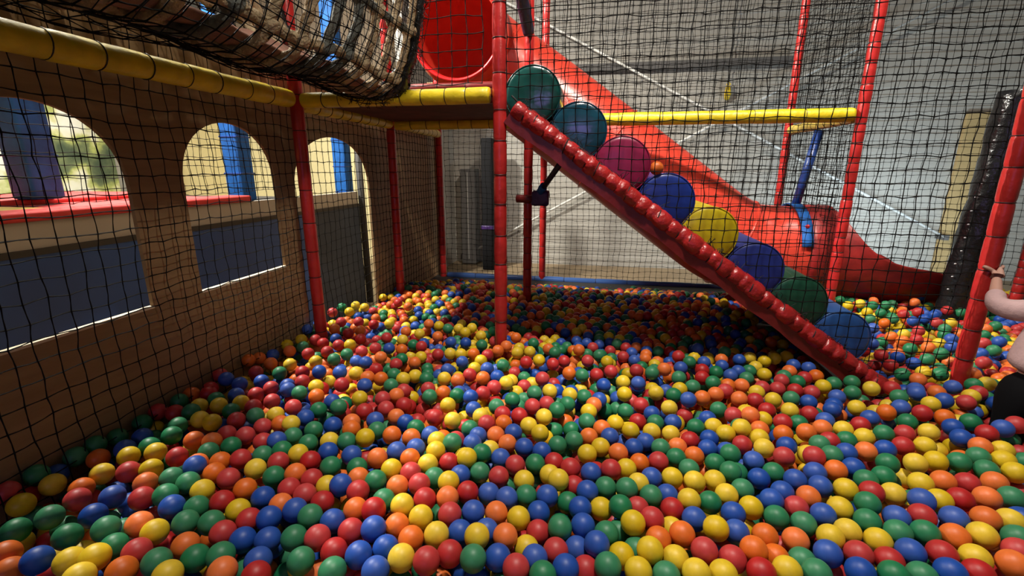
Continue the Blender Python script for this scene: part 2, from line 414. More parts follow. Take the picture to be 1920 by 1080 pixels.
# net edge cord and frayed lashings on top of the rail
bm = bmesh.new(); rg = random.Random(8); pts = []
for k in range(120):
    s = k/119; pts.append((X0+dx*s+.02*math.cos(ang-PI/2)*-1, 2.49+rg.uniform(-.006, .006), Z0+dz*s+.052+rg.uniform(-.006, .006)))
sweep(bm, pts, .005, 6)
for k in range(230):
    s = rg.uniform(.02, .97); p = Vector((X0+dx*s, 2.49, Z0+dz*s+.05)); q = p+Vector((rg.uniform(-.04, .04), rg.uniform(-.015, .02), rg.uniform(-.025, .045)))
    sweep(bm, [p, (p+q)/2+Vector((rg.uniform(-.01, .01), 0, rg.uniform(0, .012))), q], .0016, 3, cap=False)
finish('edge_cord', bm, M['black'], t)

roll = [((-.377, 1.873), (.004, .060, .052), 'dark green', 'uppermost'), ((-.133, 1.690), (.006, .062, .105), 'glossy teal', 'second from the top'),
        ((.097, 1.518), (.30, .012, .070), 'magenta', 'third from the top'), ((.332, 1.332), (.010, .035, .26), 'royal blue', 'fourth from the top'),
        ((.560, 1.165), (.62, .48, .008), 'yellow', 'fifth from the top'), ((.803, .984), (.018, .035, .24), 'dark blue', 'third from the bottom'),
        ((1.033, .815), (.008, .075, .040), 'dark green', 'second from the bottom'), ((1.262, .640), (.02, .10, .34), 'mid blue', 'lowest')]
for i, ((x, z), c, cn, pos) in enumerate(roll):
    r = .145; y0, y1 = 2.565, 3.68
    m = mat('roller_vinyl_'+cn.replace(' ', '_'), c, .22 if i < 2 else .38, .15, 6, .9 if i < 2 else .18, 7 if i < 2 else 14, coat=.6 if i < 2 else .1)
    o = empty('foam_roller', (x, y0, z), '%s vinyl foam roller, %s of the eight on the red ramp' % (cn, pos), 'roller', 'foam rollers on the ramp')
    bm = bmesh.new(); n = 48; rr = []
    for (yy_, q) in ((y0+.006, r-.003), (y0+.014, r), (y0+.30, r*1.004), (y0+.55, r*.995), (y0+.85, r*1.004), (y1, r)):
        rr.append([bm.verts.new((x+q*math.cos(2*PI*k/n), yy_, z+q*math.sin(2*PI*k/n))) for k in range(n)])
    for a_, b_ in zip(rr, rr[1:]):
        for k in range(n): bm.faces.new((a_[k], a_[(k+1) % n], b_[(k+1) % n], b_[k]))
    bm.faces.new(rr[-1]); finish('roller_body', bm, m, o, True, 50)
    bm = bmesh.new(); rr = []
    for (q, yy_) in ((r-.002, y0+.008), (r-.008, y0+.002), (r-.02, y0-.002), (r*.6, y0-.007), (r*.3, y0-.009)):
        rr.append([bm.verts.new((x+q*math.cos(2*PI*k/n), yy_, z+q*math.sin(2*PI*k/n))) for k in range(n)])
    for a_, b_ in zip(rr, rr[1:]):
        for k in range(n): bm.faces.new((a_[k], a_[(k+1) % n], b_[(k+1) % n], b_[k]))
    c_ = bm.verts.new((x, y0-.010, z))
    for k in range(n): bm.faces.new((rr[-1][k], rr[-1][(k+1) % n], c_))
    finish('end_cap', bm, m, o)
    bm = bmesh.new(); sweep(bm, [(x+r*math.cos(2*PI*k/n), y0+.006, z+r*math.sin(2*PI*k/n)) for k in range(n)], .0035, 6, closed=True)
    finish('piping', bm, m, o)

# brace pole with clamp behind the ramp
t = empty('brace_pole', (-.47, 3.72, 1.31), 'dark diagonal brace pole with blue sleeve holding up the ramp', 'brace')
bm = bmesh.new(); sweep(bm, [(-.470, 3.66, 1.32), (-.290, 3.30, 1.53)], .021, 14); finish('pole', bm, M['navy_wrap'], t)
bm = bmesh.new(); sweep(bm, [(-.470, 3.66, 1.32), (-.440, 3.60, 1.36), (-.428, 3.577, 1.372)], .030, 14, wob=.3); finish('sleeve', bm, M['post_blue'], t)
bm = bmesh.new(); box(bm, -.53, -.40, 3.62, 3.70, 1.22, 1.34, .02)
for v in bm.verts: v.co += Vector((noise.noise(v.co*30), noise.noise(v.co*31+Vector((5, 0, 0))), noise.noise(v.co*29)))*.012
bmesh.ops.subdivide_edges(bm, edges=bm.edges[:], cuts=2, use_grid_fill=True)
for v in bm.verts: v.co += Vector((noise.noise(v.co*40), noise.noise(v.co*41), noise.noise(v.co*39)))*.008
finish('clamp_wrap', bm, M['purple_wrap'], t)
bm = bmesh.new(); sweep(bm, [(-.66, 3.70, 1.27), (-.50, 3.68, 1.27)], .032, 14); finish('clamp', bm, M['dark_red_vinyl'], t)

# ------------------------------------------------------------------ tube slide
t = empty('tube_slide', (1.8, 4.3, .43), 'big red plastic tube slide running down behind the ramp to an open exit', 'slide')
def smooth(pts, n=4):
    pts = [Vector(p) for p in pts]
    for _ in range(n):
        q = [pts[0]]
        for a, b in zip(pts, pts[1:]): q += [a*.75+b*.25, a*.25+b*.75]
        q.append(pts[-1]); pts = q
    return pts
SR = .385
path = smooth([(-1.15, 3.80, 2.52), (-1.15, 4.08, 2.50), (-1.02, 4.30, 2.40), (-.71, 4.33, 2.20), (0.0, 4.30, 1.68), (.60, 4.30, 1.235), (1.12, 4.30, .85), (1.42, 4.30, .81), (1.82, 4.30, .81)], 3)
bm = bmesh.new(); sweep(bm, path, [min(SR, .335+.05*i/6) for i in range(len(path))], 56, cap=False)
o = finish('tube', bm, M['slide'], t); mo = o.modifiers.new('wall', 'SOLIDIFY'); mo.thickness = .012; mo.offset = -1
# raised flange rings where the tube sections are bolted together
for s in (.30, .52, .74):
    i = int(s*(len(path)-1)); p = path[i]; dd = (path[i+1]-path[i-1]).normalized(); a_, b_ = frame(dd)
    bm = bmesh.new(); sweep(bm, [p+(a_*math.cos(2*PI*k/56)+b_*math.sin(2*PI*k/56))*(SR+.003) for k in range(56)], .010, 8, closed=True)
    finish('flange', bm, M['slide'], t)
# mouth: flared collar facing the deck
bm = bmesh.new(); n = 64; rr = []
for q, y in ((.330, 3.82), (.335, 3.775), (.345, 3.755), (.358, 3.750), (.366, 3.758), (.366, 3.80), (.356, 3.82)):
    rr.append([bm.verts.new((-1.15+q*math.cos(2*PI*k/n), y, 2.53+q*1.02*math.sin(2*PI*k/n))) for k in range(n)])
for a_, b_ in zip(rr, rr[1:]+rr[:1]):
    for k in range(n): bm.faces.new((a_[k], a_[(k+1) % n], b_[(k+1) % n], b_[k]))
finish('mouth_collar', bm, M['slide_mouth'], t)
# exit chute: open trough whose sides drop towards the end
prof = [(1.80, 176), (1.84, 152), (1.90, 126), (1.97, 109), (2.06, 97), (2.18, 89), (2.32, 85), (2.48, 82), (2.60, 76), (2.68, 64), (2.73, 46), (2.75, 25)]
bm = bmesh.new(); rows = []
for i, (x, A) in enumerate(prof):
    A = math.radians(A); r = SR+.012+.03*(i/10)
    row = []
    for k in range(41):
        f = -A+2*A*k/40; q = r+.02*max(0, abs(f)/A-.85)/.15
        row.append(bm.verts.new((x+.10*(abs(f)/A)**2*0, 4.30+q*math.sin(f), .81-q*math.cos(f)+.02*(i/10))))
    rows.append(row)
for a_, b_ in zip(rows, rows[1:]):
    for k in range(40): bm.faces.new((a_[k], a_[k+1], b_[k+1], b_[k]))
o = finish('exit_chute', bm, M['slide_scuffed'], t); mo = o.modifiers.new('wall', 'SOLIDIFY'); mo.thickness = .014; mo.offset = 0
mo = o.modifiers.new('sub', 'SUBSURF'); mo.levels = 1; mo.render_levels = 1
# last tube section, its shade put in as a darker red sleeve
bm = bmesh.new(); sweep(bm, [(1.62, 4.3, .81), (1.66, 4.3, .81), (1.84, 4.3, .81)], SR+.009, 56, cap=False); o = finish('exit_sleeve', bm, M['slide_scuffed'], t)
mo = o.modifiers.new('wall', 'SOLIDIFY'); mo.thickness = .008; mo.offset = 1
# blue strap round the top of the tube, hung from the beam
s_ = None
bm = bmesh.new(); rows = []
for k in range(25):
    f = math.radians(-75+150*k/24); rows.append([bm.verts.new((x, 4.3-(SR+.022)*math.sin(f), .81+(SR+.022)*math.cos(f))) for x in (1.545, 1.625)])
for a_, b_ in zip(rows, rows[1:]): bm.faces.new((a_[0], a_[1], b_[1], b_[0]))
s_ = finish('strap', bm, M['post_blue'], t); s_['label'] = 'bright blue steel strap'; mo = s_.modifiers.new('wall', 'SOLIDIFY'); mo.thickness = .012; mo.offset = 0
f = math.radians(52)
bm = bmesh.new(); bmesh.ops.create_uvsphere(bm, u_segments=16, v_segments=8, radius=.016, matrix=Matrix.Translation((1.586, 4.3-(SR+.03)*math.sin(f), .81+(SR+.03)*math.cos(f)))); finish('bolt', bm, M['slide_mouth'], s_)
bm = bmesh.new(); sweep(bm, [(1.70, 4.32, 1.80), (1.60, 4.30, 1.215)], .034, 16, wob=.08)
tag(finish('hanger_pole', bm, M['blue_vinyl']), 'dark blue padded hanger pole between the short yellow beam and the slide strap', 'pole')

# ------------------------------------------------------------------ rope bridge
XC = -1.36
U_ = [(-.40, 3.10), (-.39, 2.80), (-.37, 2.50), (-.33, 2.27), (-.25, 2.10), (-.12, 1.985), (.04, 1.915), (.17, 1.888), (.27, 1.930), (.345, 2.06), (.395, 2.24), (.43, 2.46), (.45, 2.78), (.46, 3.10)]
cum = [0]
for a_, b_ in zip(U_, U_[1:]): cum.append(cum[-1]+math.hypot(b_[0]-a_[0], b_[1]-a_[1]))
def ucs(s, off=0.):
    d_ = max(0, min(.9999, s))*cum[-1]
    for k in range(len(cum)-1):
        if d_ <= cum[k+1]:
            f = (d_-cum[k])/(cum[k+1]-cum[k]); f2 = f
            a_, b_ = U_[k], U_[k+1]; x = a_[0]+(b_[0]-a_[0])*f2; z = a_[1]+(b_[1]-a_[1])*f2
            tx, tz = b_[0]-a_[0], b_[1]-a_[1]; l = math.hypot(tx, tz)
            return x+off*tz/l, z-off*tx/l
YE, YN = 2.46, -.35
def bridge(s, tt, off=0.):
    x, z = ucs(s, off); y = YE+(YN-YE)*tt
    x += .016*noise.noise(Vector((s*4, y*2.2, 0))); z += .014*noise.noise(Vector((s*3, y*2.0, 4)))
    if z < 2.05: z += .010*math.sin(y*9+s*5)
    return Vector((XC+x, y, z))
t = empty('rope_bridge', (XC, YE, 1.84), 'tan rope net bridge hanging at the upper left and ending at the deck', 'rope bridge')
NS, NT = 13, 18
rg = random.Random(12)
def ropemat(): 
    q = rg.random(); return M['rope'] if q < .72 else (M['rope_dark'] if q < .88 else M['rope_green'])
def rope(pts, r, m, knots):
    bm = bmesh.new()
    pts = smooth(pts, 1); L = 0; V_ = []
    # twisted three-strand rope
    dense = []
    for a_, b_ in zip(pts, pts[1:]):
        k = max(1, int((b_-a_).length/.012))
        for q in range(k): dense.append(a_.lerp(b_, q/k))
    dense.append(pts[-1]); seg = 10
    d_ = (dense[1]-dense[0]).normalized(); x, y = frame(d_); prev = None
    for i, p in enumerate(dense):
        dd = (dense[min(i+1, len(dense)-1)]-dense[max(i-1, 0)]).normalized()
        x = (x-dd*x.dot(dd)).normalized(); y = dd.cross(x)
        ring = []
        for k in range(seg):
            a_ = 2*PI*k/seg; q = r*(1+.20*math.cos(3*(a_-i*.42)))
            ring.append(bm.verts.new(p+x*math.cos(a_)*q+y*math.sin(a_)*q))
        if prev:
            for k in range(seg): bm.faces.new((prev[k], prev[(k+1) % seg], ring[(k+1) % seg], ring[k]))
        prev = ring
    for p in knots:
        mt = Matrix.Translation(p) @ Matrix.Rotation(rg.uniform(0, 3), 4, 'X') @ Matrix.Diagonal((1.25, 1.0, .9, 1))
        r_ = bmesh.ops.create_uvsphere(bm, u_segments=12, v_segments=8, radius=r*1.75, matrix=mt)
        for v in r_['verts']: v.co += (v.co-p)*.25*noise.noise(v.co*60)
    return finish('rope', bm, m, t)
for i in range(NS):
    s = i/(NS-1); ex = 0
    rope([bridge(s, k/36, rg.uniform(-.006, .006)) for k in range(37)], .019, ropemat(), [])
for j in range(NT):
    tt = (j+.3)/NT
    pts = [bridge(k/40, tt+rg.uniform(-.003, .003), .008+rg.uniform(-.004, .004)) for k in range(41)]
    rope(pts, .0185, ropemat(), [bridge(i/(NS-1), tt, .004) for i in range(1, NS-1)])
# canvas floor along the bottom of the bridge
bm = bmesh.new(); rows = []
for k in range(81):
    tt = k/80; rows.append([bm.verts.new(bridge(s, tt, -.018)+Vector((0, 0, .012*noise.noise(Vector((tt*30, s*20, 0)))))) for s in [.37+.185*q/12 for q in range(13)]])
for a_, b_ in zip(rows, rows[1:]):
    for q in range(12): bm.faces.new((a_[q], a_[q+1], b_[q+1], b_[q]))
o = finish('floor_canvas', bm, M['mat_brown'], t); mo = o.modifiers.new('thick', 'SOLIDIFY'); mo.thickness = .012
net('outer_net', (0, 0, 0), (1, 0, 0), (0, 0, 1), cum[-1], YE-YN, .058, None, parent=t, mapf=lambda u, v: bridge(u, v, .034+.012*noise.noise(Vector((u*9, v*12, 2)))), rad=.0022)
# second, slack layer of the same netting
net('slack_net', (0, 0, 0), (1, 0, 0), (0, 0, 1), cum[-1], YE-YN, .085, None, parent=t, mapf=lambda u, v: bridge(u, v, .05+.02*noise.noise(Vector((u*7, v*9, 7))))+Vector((.012, .02, -.008)), rad=.0015, keep=lambda p: p.z < 2.6)
# black binding at the open end
bm = bmesh.new(); pts = [bridge(.28+.72*k/50, 0, .01) for k in range(51)]
rs = []
for k in range(51):
    s = .28+.72*k/50; rs.append(.014+.036*math.exp(-((s-.58)/.045)**2)+.010*noise.noise(Vector((k*.7, 0, 0)))+.012*(s > .62))
sweep(bm, pts, rs, 14, wob=.5)
for k in range(420):
    i = int(rg.betavariate(2, 2)*46)+2; p = pts[i]+Vector((rg.uniform(-.03, .04), rg.uniform(-.05, .03), rg.uniform(-.03, .03)))
    q = p+Vector((rg.uniform(-.05, .05), rg.uniform(-.03, .03), rg.uniform(-.07, .04)))
    sweep(bm, [p, (p+q)/2+Vector((rg.uniform(-.02, .02), 0, rg.uniform(-.02, .02))), q], .0019, 3, cap=False)
finish('end_binding', bm, M['black_vinyl'], t)

# ------------------------------------------------------------------ safety nets
railz = lambda x: Z0+dz*(x-X0)/dx
NG = 'black safety nets of the play frame'
net('safety_net', (-1.775, -.2, .38), (0, 1, 0), (0, 0, 1), 5.2, 2.9, .0645, 'black safety net hanging along the plywood wall, across the arched windows', rad=.0021, seed=1, group=NG)
net('safety_net', (-.50, 2.49, .50), (1, 0, 0), (0, 0, 1), 2.26, 2.7, .0585, 'black safety net above the roller ramp, between the central post and the right post', rad=.0022, seed=2, keep=lambda p: p.z > railz(p.x)+.045, group=NG)
net('safety_net', (-1.64, 2.49, 1.92), (1, 0, 0), (0, 0, 1), 1.06, 1.3, .078, 'black safety net above the front deck beam, in front of the slide mouth', rad=.0021, seed=3, group=NG, keep=lambda p: p.x > -1.12+.42*(p.z-1.9))
net('safety_net', (-.50, 3.74, .55), (1, 0, 0), (0, 0, 1), 2.19, 2.7, .054, 'black safety net hanging on the long yellow beam in front of the slide', rad=.0018, seed=4, keep=lambda p: p.z > railz(p.x)+.05, sag=.02, group=NG)
net('safety_net', (-1.70, 5.02, .32), (1, 0, 0), (0, 0, 1), 3.40, 3.2, .058, 'black safety net closing the back of the ball pit above the dark blue bar', rad=.0018, seed=5, sag=.02, group=NG)
net('safety_net', (1.715, 3.80, .45), (0, 1, 0), (0, 0, 1), 1.2, 3.0, .054, 'black safety net between the two posts at the slide exit', rad=.0019, seed=6, sag=.02, group=NG)
net('safety_net', (1.76, 5.02, .45), (1, 0, 0), (0, 0, 1), 3.4, 3.6, .062, 'black safety net behind the open slide exit at the far right', rad=.0019, seed=7, sag=.02, group=NG)

# ------------------------------------------------------------------ black wrapped column
t = empty('wrapped_column', (2.53, 3.75, 0), 'thick black vinyl wrapped column with white tie ends right of the slide exit', 'column')
bm = bmesh.new(); pts = []; rs = []
for k in range(41):
    z = 1.99*k/40; pts.append((2.535+.05*z, 3.80, z)); rs.append(.092*(1+.10*noise.noise(Vector((0, 0, z*9)))-(.0 if k < 39 else .02*(k-38))))
sweep(bm, pts, rs, 22, wob=.16); finish('vinyl_wrap', bm, M['black_vinyl'], t)
first = None
M['white_tie'] = mat('white_tie', (.75, .75, .78), .35)
rg = random.Random(4)
for k in range(30):
    z = .62+1.34*k/29; sd = -1 if k % 2 else 1; p = Vector((2.535+.05*z+sd*.093, 3.74, z))
    if first is None:
        bm = bmesh.new(); bmesh.ops.create_uvsphere(bm, u_segments=8, v_segments=6, radius=.0055, matrix=Matrix.Translation(p) @ Matrix.Diagonal((1.5, .8, .8, 1))); first = finish('tie_end', bm, M['white_tie'], t); p0 = p
    else:
        o = first.copy(); o.location = first.location+(p-p0)+Vector((rg.uniform(-.008, .008), 0, 0)); COL.objects.link(o)

# ------------------------------------------------------------------ things along the back wall
def rod(name, a, b, lab):
    t = empty(name, a, lab, 'rod', 'diagonal tie rods on the back wall')
    bm = bmesh.new(); sweep(bm, [a, b], .017, 8); finish('bar', bm, M['rod'], t)
    for p in (a, b):
        bm = bmesh.new(); box(bm, p[0]-.03, p[0]+.03, p[1]-.02, 7.388, p[2]-.035, p[2]+.035, .005); finish('bracket', bm, M['steel'], t, False)
rod('tie_rod', (-1.9, 7.22, 4.02), (4.60, 7.22, .60), 'pale steel tie rod sloping down to the right across the back wall')
rod('tie_rod', (-2.2, 7.26, .10), (5.10, 7.26, 4.06), 'pale steel tie rod sloping up to the right across the back wall')
bm = bmesh.new(); box(bm, -.75, 2.45, 7.30, 7.388, 2.855, 2.955, .008)  # dark strip modelled in place of a soft shadow band on the wall
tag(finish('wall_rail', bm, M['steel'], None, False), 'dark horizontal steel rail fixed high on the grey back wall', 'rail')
t = empty('board', (4.78, 7.3, 0), 'tall tan wooden board standing against the back wall at the right', 'board')
bm = bmesh.new(); box(bm, 4.60, 4.94, 7.33, 7.385, 0, 2.20, .004); finish('panel', bm, M['tan_board'], t, False)
bm = bmesh.new(); box(bm, 4.95, 5.03, 7.29, 7.385, 0, 2.22, .004); finish('edge_batten', bm, M['timber'], t, False)
t = empty('wall_hook', (1.66, 7.36, 2.5), 'small yellow plastic hook on a thin cord on the back wall', 'hook')
bm = bmesh.new(); sweep(bm, [(1.655, 7.36, 2.44), (1.655, 7.33, 2.50), (1.655, 7.33, 2.60)], [.03, .045, .03], 12); sweep(bm, [(1.655, 7.33, 2.60), (1.63, 7.33, 2.63), (1.655, 7.33, 2.655), (1.68, 7.33, 2.63)], .008, 8, closed=True); finish('hook', bm, M['yellow_plastic'], t)
bm = bmesh.new(); sweep(bm, [(1.655, 7.34, 2.65), (1.68, 7.34, 5.9)], .006, 6); finish('cord', bm, M['steel'], t)
t = empty('padded_column', (-1.72, 6.9, 0), 'black padded column standing on the floor behind the back net', 'column')
bm = bmesh.new(); box(bm, -1.735, -1.565, 6.75, 6.95, 0, 1.93, .02); finish('black_pad', bm, M['black_matte'], t)
bm = bmesh.new(); box(bm, -1.745, -1.555, 6.74, 6.96, .62, .68, .01); finish('strap', bm, M['purple_wrap'], t)
t = empty('cabinet', (-2.02, 7.2, 0), 'grey metal cabinet by the far left end of the back wall', 'cabinet')
bm = bmesh.new(); box(bm, -2.16, -1.93, 7.1, 7.385, .02, 1.50, .01); finish('body', bm, M['steel'], t, False)
bm = bmesh.new(); box(bm, -2.05, -2.035, 7.085, 7.1, .1, 1.45, .002); finish('door_seam', bm, M['grey_panel'], t, False)

# ------------------------------------------------------------------ trampoline hall seen through the arches
t = empty('trampoline_platform', (-3.6, 1.6, 0), 'raised trampoline bed with red and yellow pads and blue sides beyond the arches', 'trampoline')
bm = bmesh.new(); box(bm, -2.62, -2.60, -2, 3.76, 0, 1.11, .004); finish('side_panel', bm, M['blue_panel'], t, False)
bm = bmesh.new(); box(bm, -2.62, -2.60, 3.77, 4.74, 0, 1.11, .004); o = finish('side_panel', bm, M['navy_panel'], t, False); o['label'] = 'dark navy side panel'
bm = bmesh.new(); box(bm, -2.62, -2.592, -2, 4.74, 1.105, 1.135, .002); finish('black_trim', bm, M['dark'], t, False)
bm = bmesh.new(); box(bm, -2.64, -2.605, -2, 4.74, 1.135, 1.262, .002); finish('fascia', bm, M['grey_panel'], t, False)
bm = bmesh.new(); box(bm, -6.3, -2.64, -2, 4.74, 1.14, 1.20); finish('bed', bm, M['dark'], t, False)
bm = bmesh.new(); box(bm, -2.80, -2.58, -2, 3.12, 1.263, 1.308, .012); finish('edge_pad', bm, M['pad_red'], t)
bm = bmesh.new(); box(bm, -3.30, -2.81, -2, 2.00, 1.263, 1.300, .012); o = finish('edge_pad', bm, M['pad_yellow'], t); o['label'] = 'yellow pad'
bm = bmesh.new(); box(bm, -4.2, -3.31, -2, 3.12, 1.263, 1.325, .012); finish('edge_pad', bm, M['pad_red'], t)
bm = bmesh.new(); box(bm, -3.30, -2.81, 2.02, 3.12, 1.263, 1.296, .012); finish('edge_pad', bm, M['pad_red'], t)
BG = 'blue padded posts in the trampoline hall'
for (y, z0, lab) in ((2.25, 1.325, 'blue padded post seen through the nearest, left arched window'), (3.88, 1.21, 'blue padded post seen through the middle arched window'), (5.68, .0, 'blue padded post seen through the arched doorway')):
    t = empty('blue_post', (-3.3, y, z0), lab, 'post', BG)
    bm = bmesh.new(); n = 26
    box(bm, -3.385, -3.215, y-.085, y+.085, z0, 4.4, .02)
    finish('foam_padding', bm, M['post_blue'], t)
    first = None
    for k in range(9):
        z = z0+.25+.32*k
        if first is None:
            bm = bmesh.new(); box(bm, -3.389, -3.211, y-.089, y+.089, z-.006, z+.006, .002); first = finish('seam', bm, M['blue_vinyl'], t, False); zz = z
        else:
            o = first.copy(); o.location = first.location+Vector((0, 0, z-zz)); COL.objects.link(o)
bm = bmesh.new(); sweep(bm, [(-2.585, 4.80, 0), (-2.60, 4.80, 2.3)], .035, 14, wob=.2)
tag(finish('net_pole', bm, M['dark']), 'dark netted pole at the corner of the navy panel, seen through the doorway', 'pole')
bm = bmesh.new(); box(bm, -5.9, -5.55, 4.90, 5.25, 0, 6.0, .02)
tag(finish('building_column', bm, M['grey_col'], None, False), 'grey brown building column in the trampoline hall in front of the foliage wall', 'column')
net('hall_net', (-2.72, -.6, 1.33), (0, 1, 0), (0, 0, 1), 4.6, 1.9, .062, 'black net round the trampoline bed behind the arched windows', rad=.0019, seed=11)

# ------------------------------------------------------------------ child at the right edge
def skinned(name, nodes, edges, m, parent, lv=2, root=0):
    me = bpy.data.meshes.new(name); me.from_pydata([n[:3] for n in nodes], edges, [])
    o = bpy.data.objects.new(name, me); link(o)
    me.materials.append(m); sk = o.modifiers.new('skin', 'SKIN'); sk.use_smooth_shade = True
    for v, n in zip(me.skin_vertices[0].data, nodes): v.radius = (n[3], n[4] if len(n) > 4 else n[3])
    me.skin_vertices[0].data[root].use_root = True
    s = o.modifiers.new('sub', 'SUBSURF'); s.levels = lv; s.render_levels = lv
    if parent: o.parent = parent; o.matrix_parent_inverse = Matrix.Translation(parent.location).inverted()
    return o
ch = empty('child', (1.80, 2.10, 0), 'child in pink top and black leggings standing in the balls, gripping the right post', 'person')
N_ = [(1.79, 2.10, .60, .095, .08), (1.80, 2.10, .72, .085, .07), (1.84, 2.11, .86, .098, .07), (1.87, 2.12, .96, .075, .055), (1.89, 2.13, 1.03, .034), (1.905, 2.14, 1.08, .036),
      (1.78, 2.13, .955, .04), (1.715, 2.20, .93, .033), (1.685, 2.265, .935, .029), (1.735, 2.35, .985, .023), (1.775, 2.415, 1.02, .018),
      (1.97, 2.10, .94, .04), (2.03, 2.05, .80, .030), (2.05, 2.12, .66, .022), (2.05, 2.15, .62, .018),
      (1.735, 2.10, .52, .06), (1.74, 2.13, .33, .045), (1.74, 2.08, .08, .03), (1.74, 2.15, .04, .028),
      (1.845, 2.10, .52, .06), (1.85, 2.12, .33, .045), (1.85, 2.08, .08, .03), (1.85, 2.15, .04, .028)]
E_ = [(0, 1), (1, 2), (2, 3), (3, 4), (4, 5), (3, 6), (6, 7), (7, 8), (8, 9), (9, 10), (3, 11), (11, 12), (12, 13), (13, 14), (0, 15), (15, 16), (16, 17), (17, 18), (0, 19), (19, 20), (20, 21), (21, 22)]
skinned('body', N_, E_, M['skin'], ch)
skinned('top', [(1.755, 2.10, .685, .112, .092), (1.765, 2.10, .755, .108, .086), (1.785, 2.105, .83, .110, .082), (1.82, 2.11, .90, .108, .078), (1.86, 2.12, .97, .085, .064), (1.885, 2.13, 1.01, .048), (1.775, 2.135, .955, .056), (1.715, 2.20, .925, .050), (1.69, 2.27, .93, .043), (1.73, 2.34, .975, .034), (1.975, 2.10, .94, .048), (2.03, 2.05, .81, .038)],
        [(0, 1), (1, 2), (2, 3), (3, 4), (4, 5), (4, 6), (6, 7), (7, 8), (8, 9), (4, 10), (10, 11)], M['top'], ch)
skinned('leggings', [(1.755, 2.10, .715, .112, .088), (1.76, 2.10, .63, .132, .10), (1.735, 2.10, .50, .068), (1.74, 2.13, .33, .052), (1.74, 2.085, .12, .037), (1.845, 2.10, .50, .068), (1.85, 2.12, .33, .052), (1.85, 2.085, .12, .037)],
        [(0, 1), (1, 2), (2, 3), (3, 4), (1, 5), (5, 6), (6, 7)], M['leggings'], ch)
# hand closed round the post: palm, four fingers, thumb
bm_nodes = [(1.778, 2.412, 1.022, .020, .014), (1.800, 2.437, 1.040, .023, .014)]
hn = list(bm_nodes); he = [(0, 1)]
pc = Vector((1.792, 2.5)); 
for k in range(4):
    z = 1.020+.013*k; ln = (.75, .95, 1.0, .9)[k]; idx = len(hn); last = 1
    for q, a in enumerate((-78, -50, -20, 8)):
        a = math.radians(-90+ (a+90)*ln*.75+12); rr_ = .047
        hn.append((pc.x+rr_*math.cos(a), pc.y+rr_*math.sin(a), z+.002*q, .0075, .0075)); he.append((last, len(hn)-1)); last = len(hn)-1
last = 0
for a, z in ((-100, 1.045), (-125, 1.058), (-150, 1.064)):
    a = math.radians(a); hn.append((pc.x+.048*math.cos(a), pc.y+.048*math.sin(a), z, .009, .009)); he.append((last, len(hn)-1)); last = len(hn)-1
skinned('hand', hn, he, M['skin'], ch, 2)
# head
hc = Vector((1.93, 2.15, 1.165))
bm = bmesh.new(); bmesh.ops.create_uvsphere(bm, u_segments=32, v_segments=24, radius=1, matrix=Matrix.Identity(4))
for v in bm.verts:
    x, y, z = v.co; w_ = 1-.22*max(0, -z)
    nb = .10*math.exp(-((x/.16)**2+((z+.08)/.22)**2)) if y > 0 else 0
    eye = -.05*math.exp(-(((abs(x)-.35)/.16)**2+((z-.05)/.12)**2)) if y > 0 else 0
    mo_ = .03*math.exp(-((x/.25)**2+((z+.45)/.06)**2)) if y > 0 else 0
    ear = .16*math.exp(-((y/.18)**2+((z+.02)/.2)**2)) if abs(x) > .8 else 0
    v.co = Vector((x*w_*.082*(1+ear), (y*w_+nb+eye+mo_)*.095, z*.108))
    v.co = hc+v.co
finish('head', bm, M['skin'], ch)
bm = bmesh.new(); bmesh.ops.create_uvsphere(bm, u_segments=32, v_segments=24, radius=1)
for v in bm.verts:
    x, y, z = v.co
    if z < .1 and y > .15: q = .9
    elif z < -.55: q = .93
    else: q = 1.09+.03*noise.noise(v.co*6)
    v.co = hc+Vector((x*.084*q, y*.097*q-.006, z*.110*q+.004))
finish('hair', bm, M['hair'], ch)
for sx in (-1, 1):
    bm = bmesh.new(); bmesh.ops.create_uvsphere(bm, u_segments=12, v_segments=8, radius=.0095, matrix=Matrix.Translation(hc+Vector((sx*.030, .083, .006)))); finish('eye', bm, M['dark'], ch)

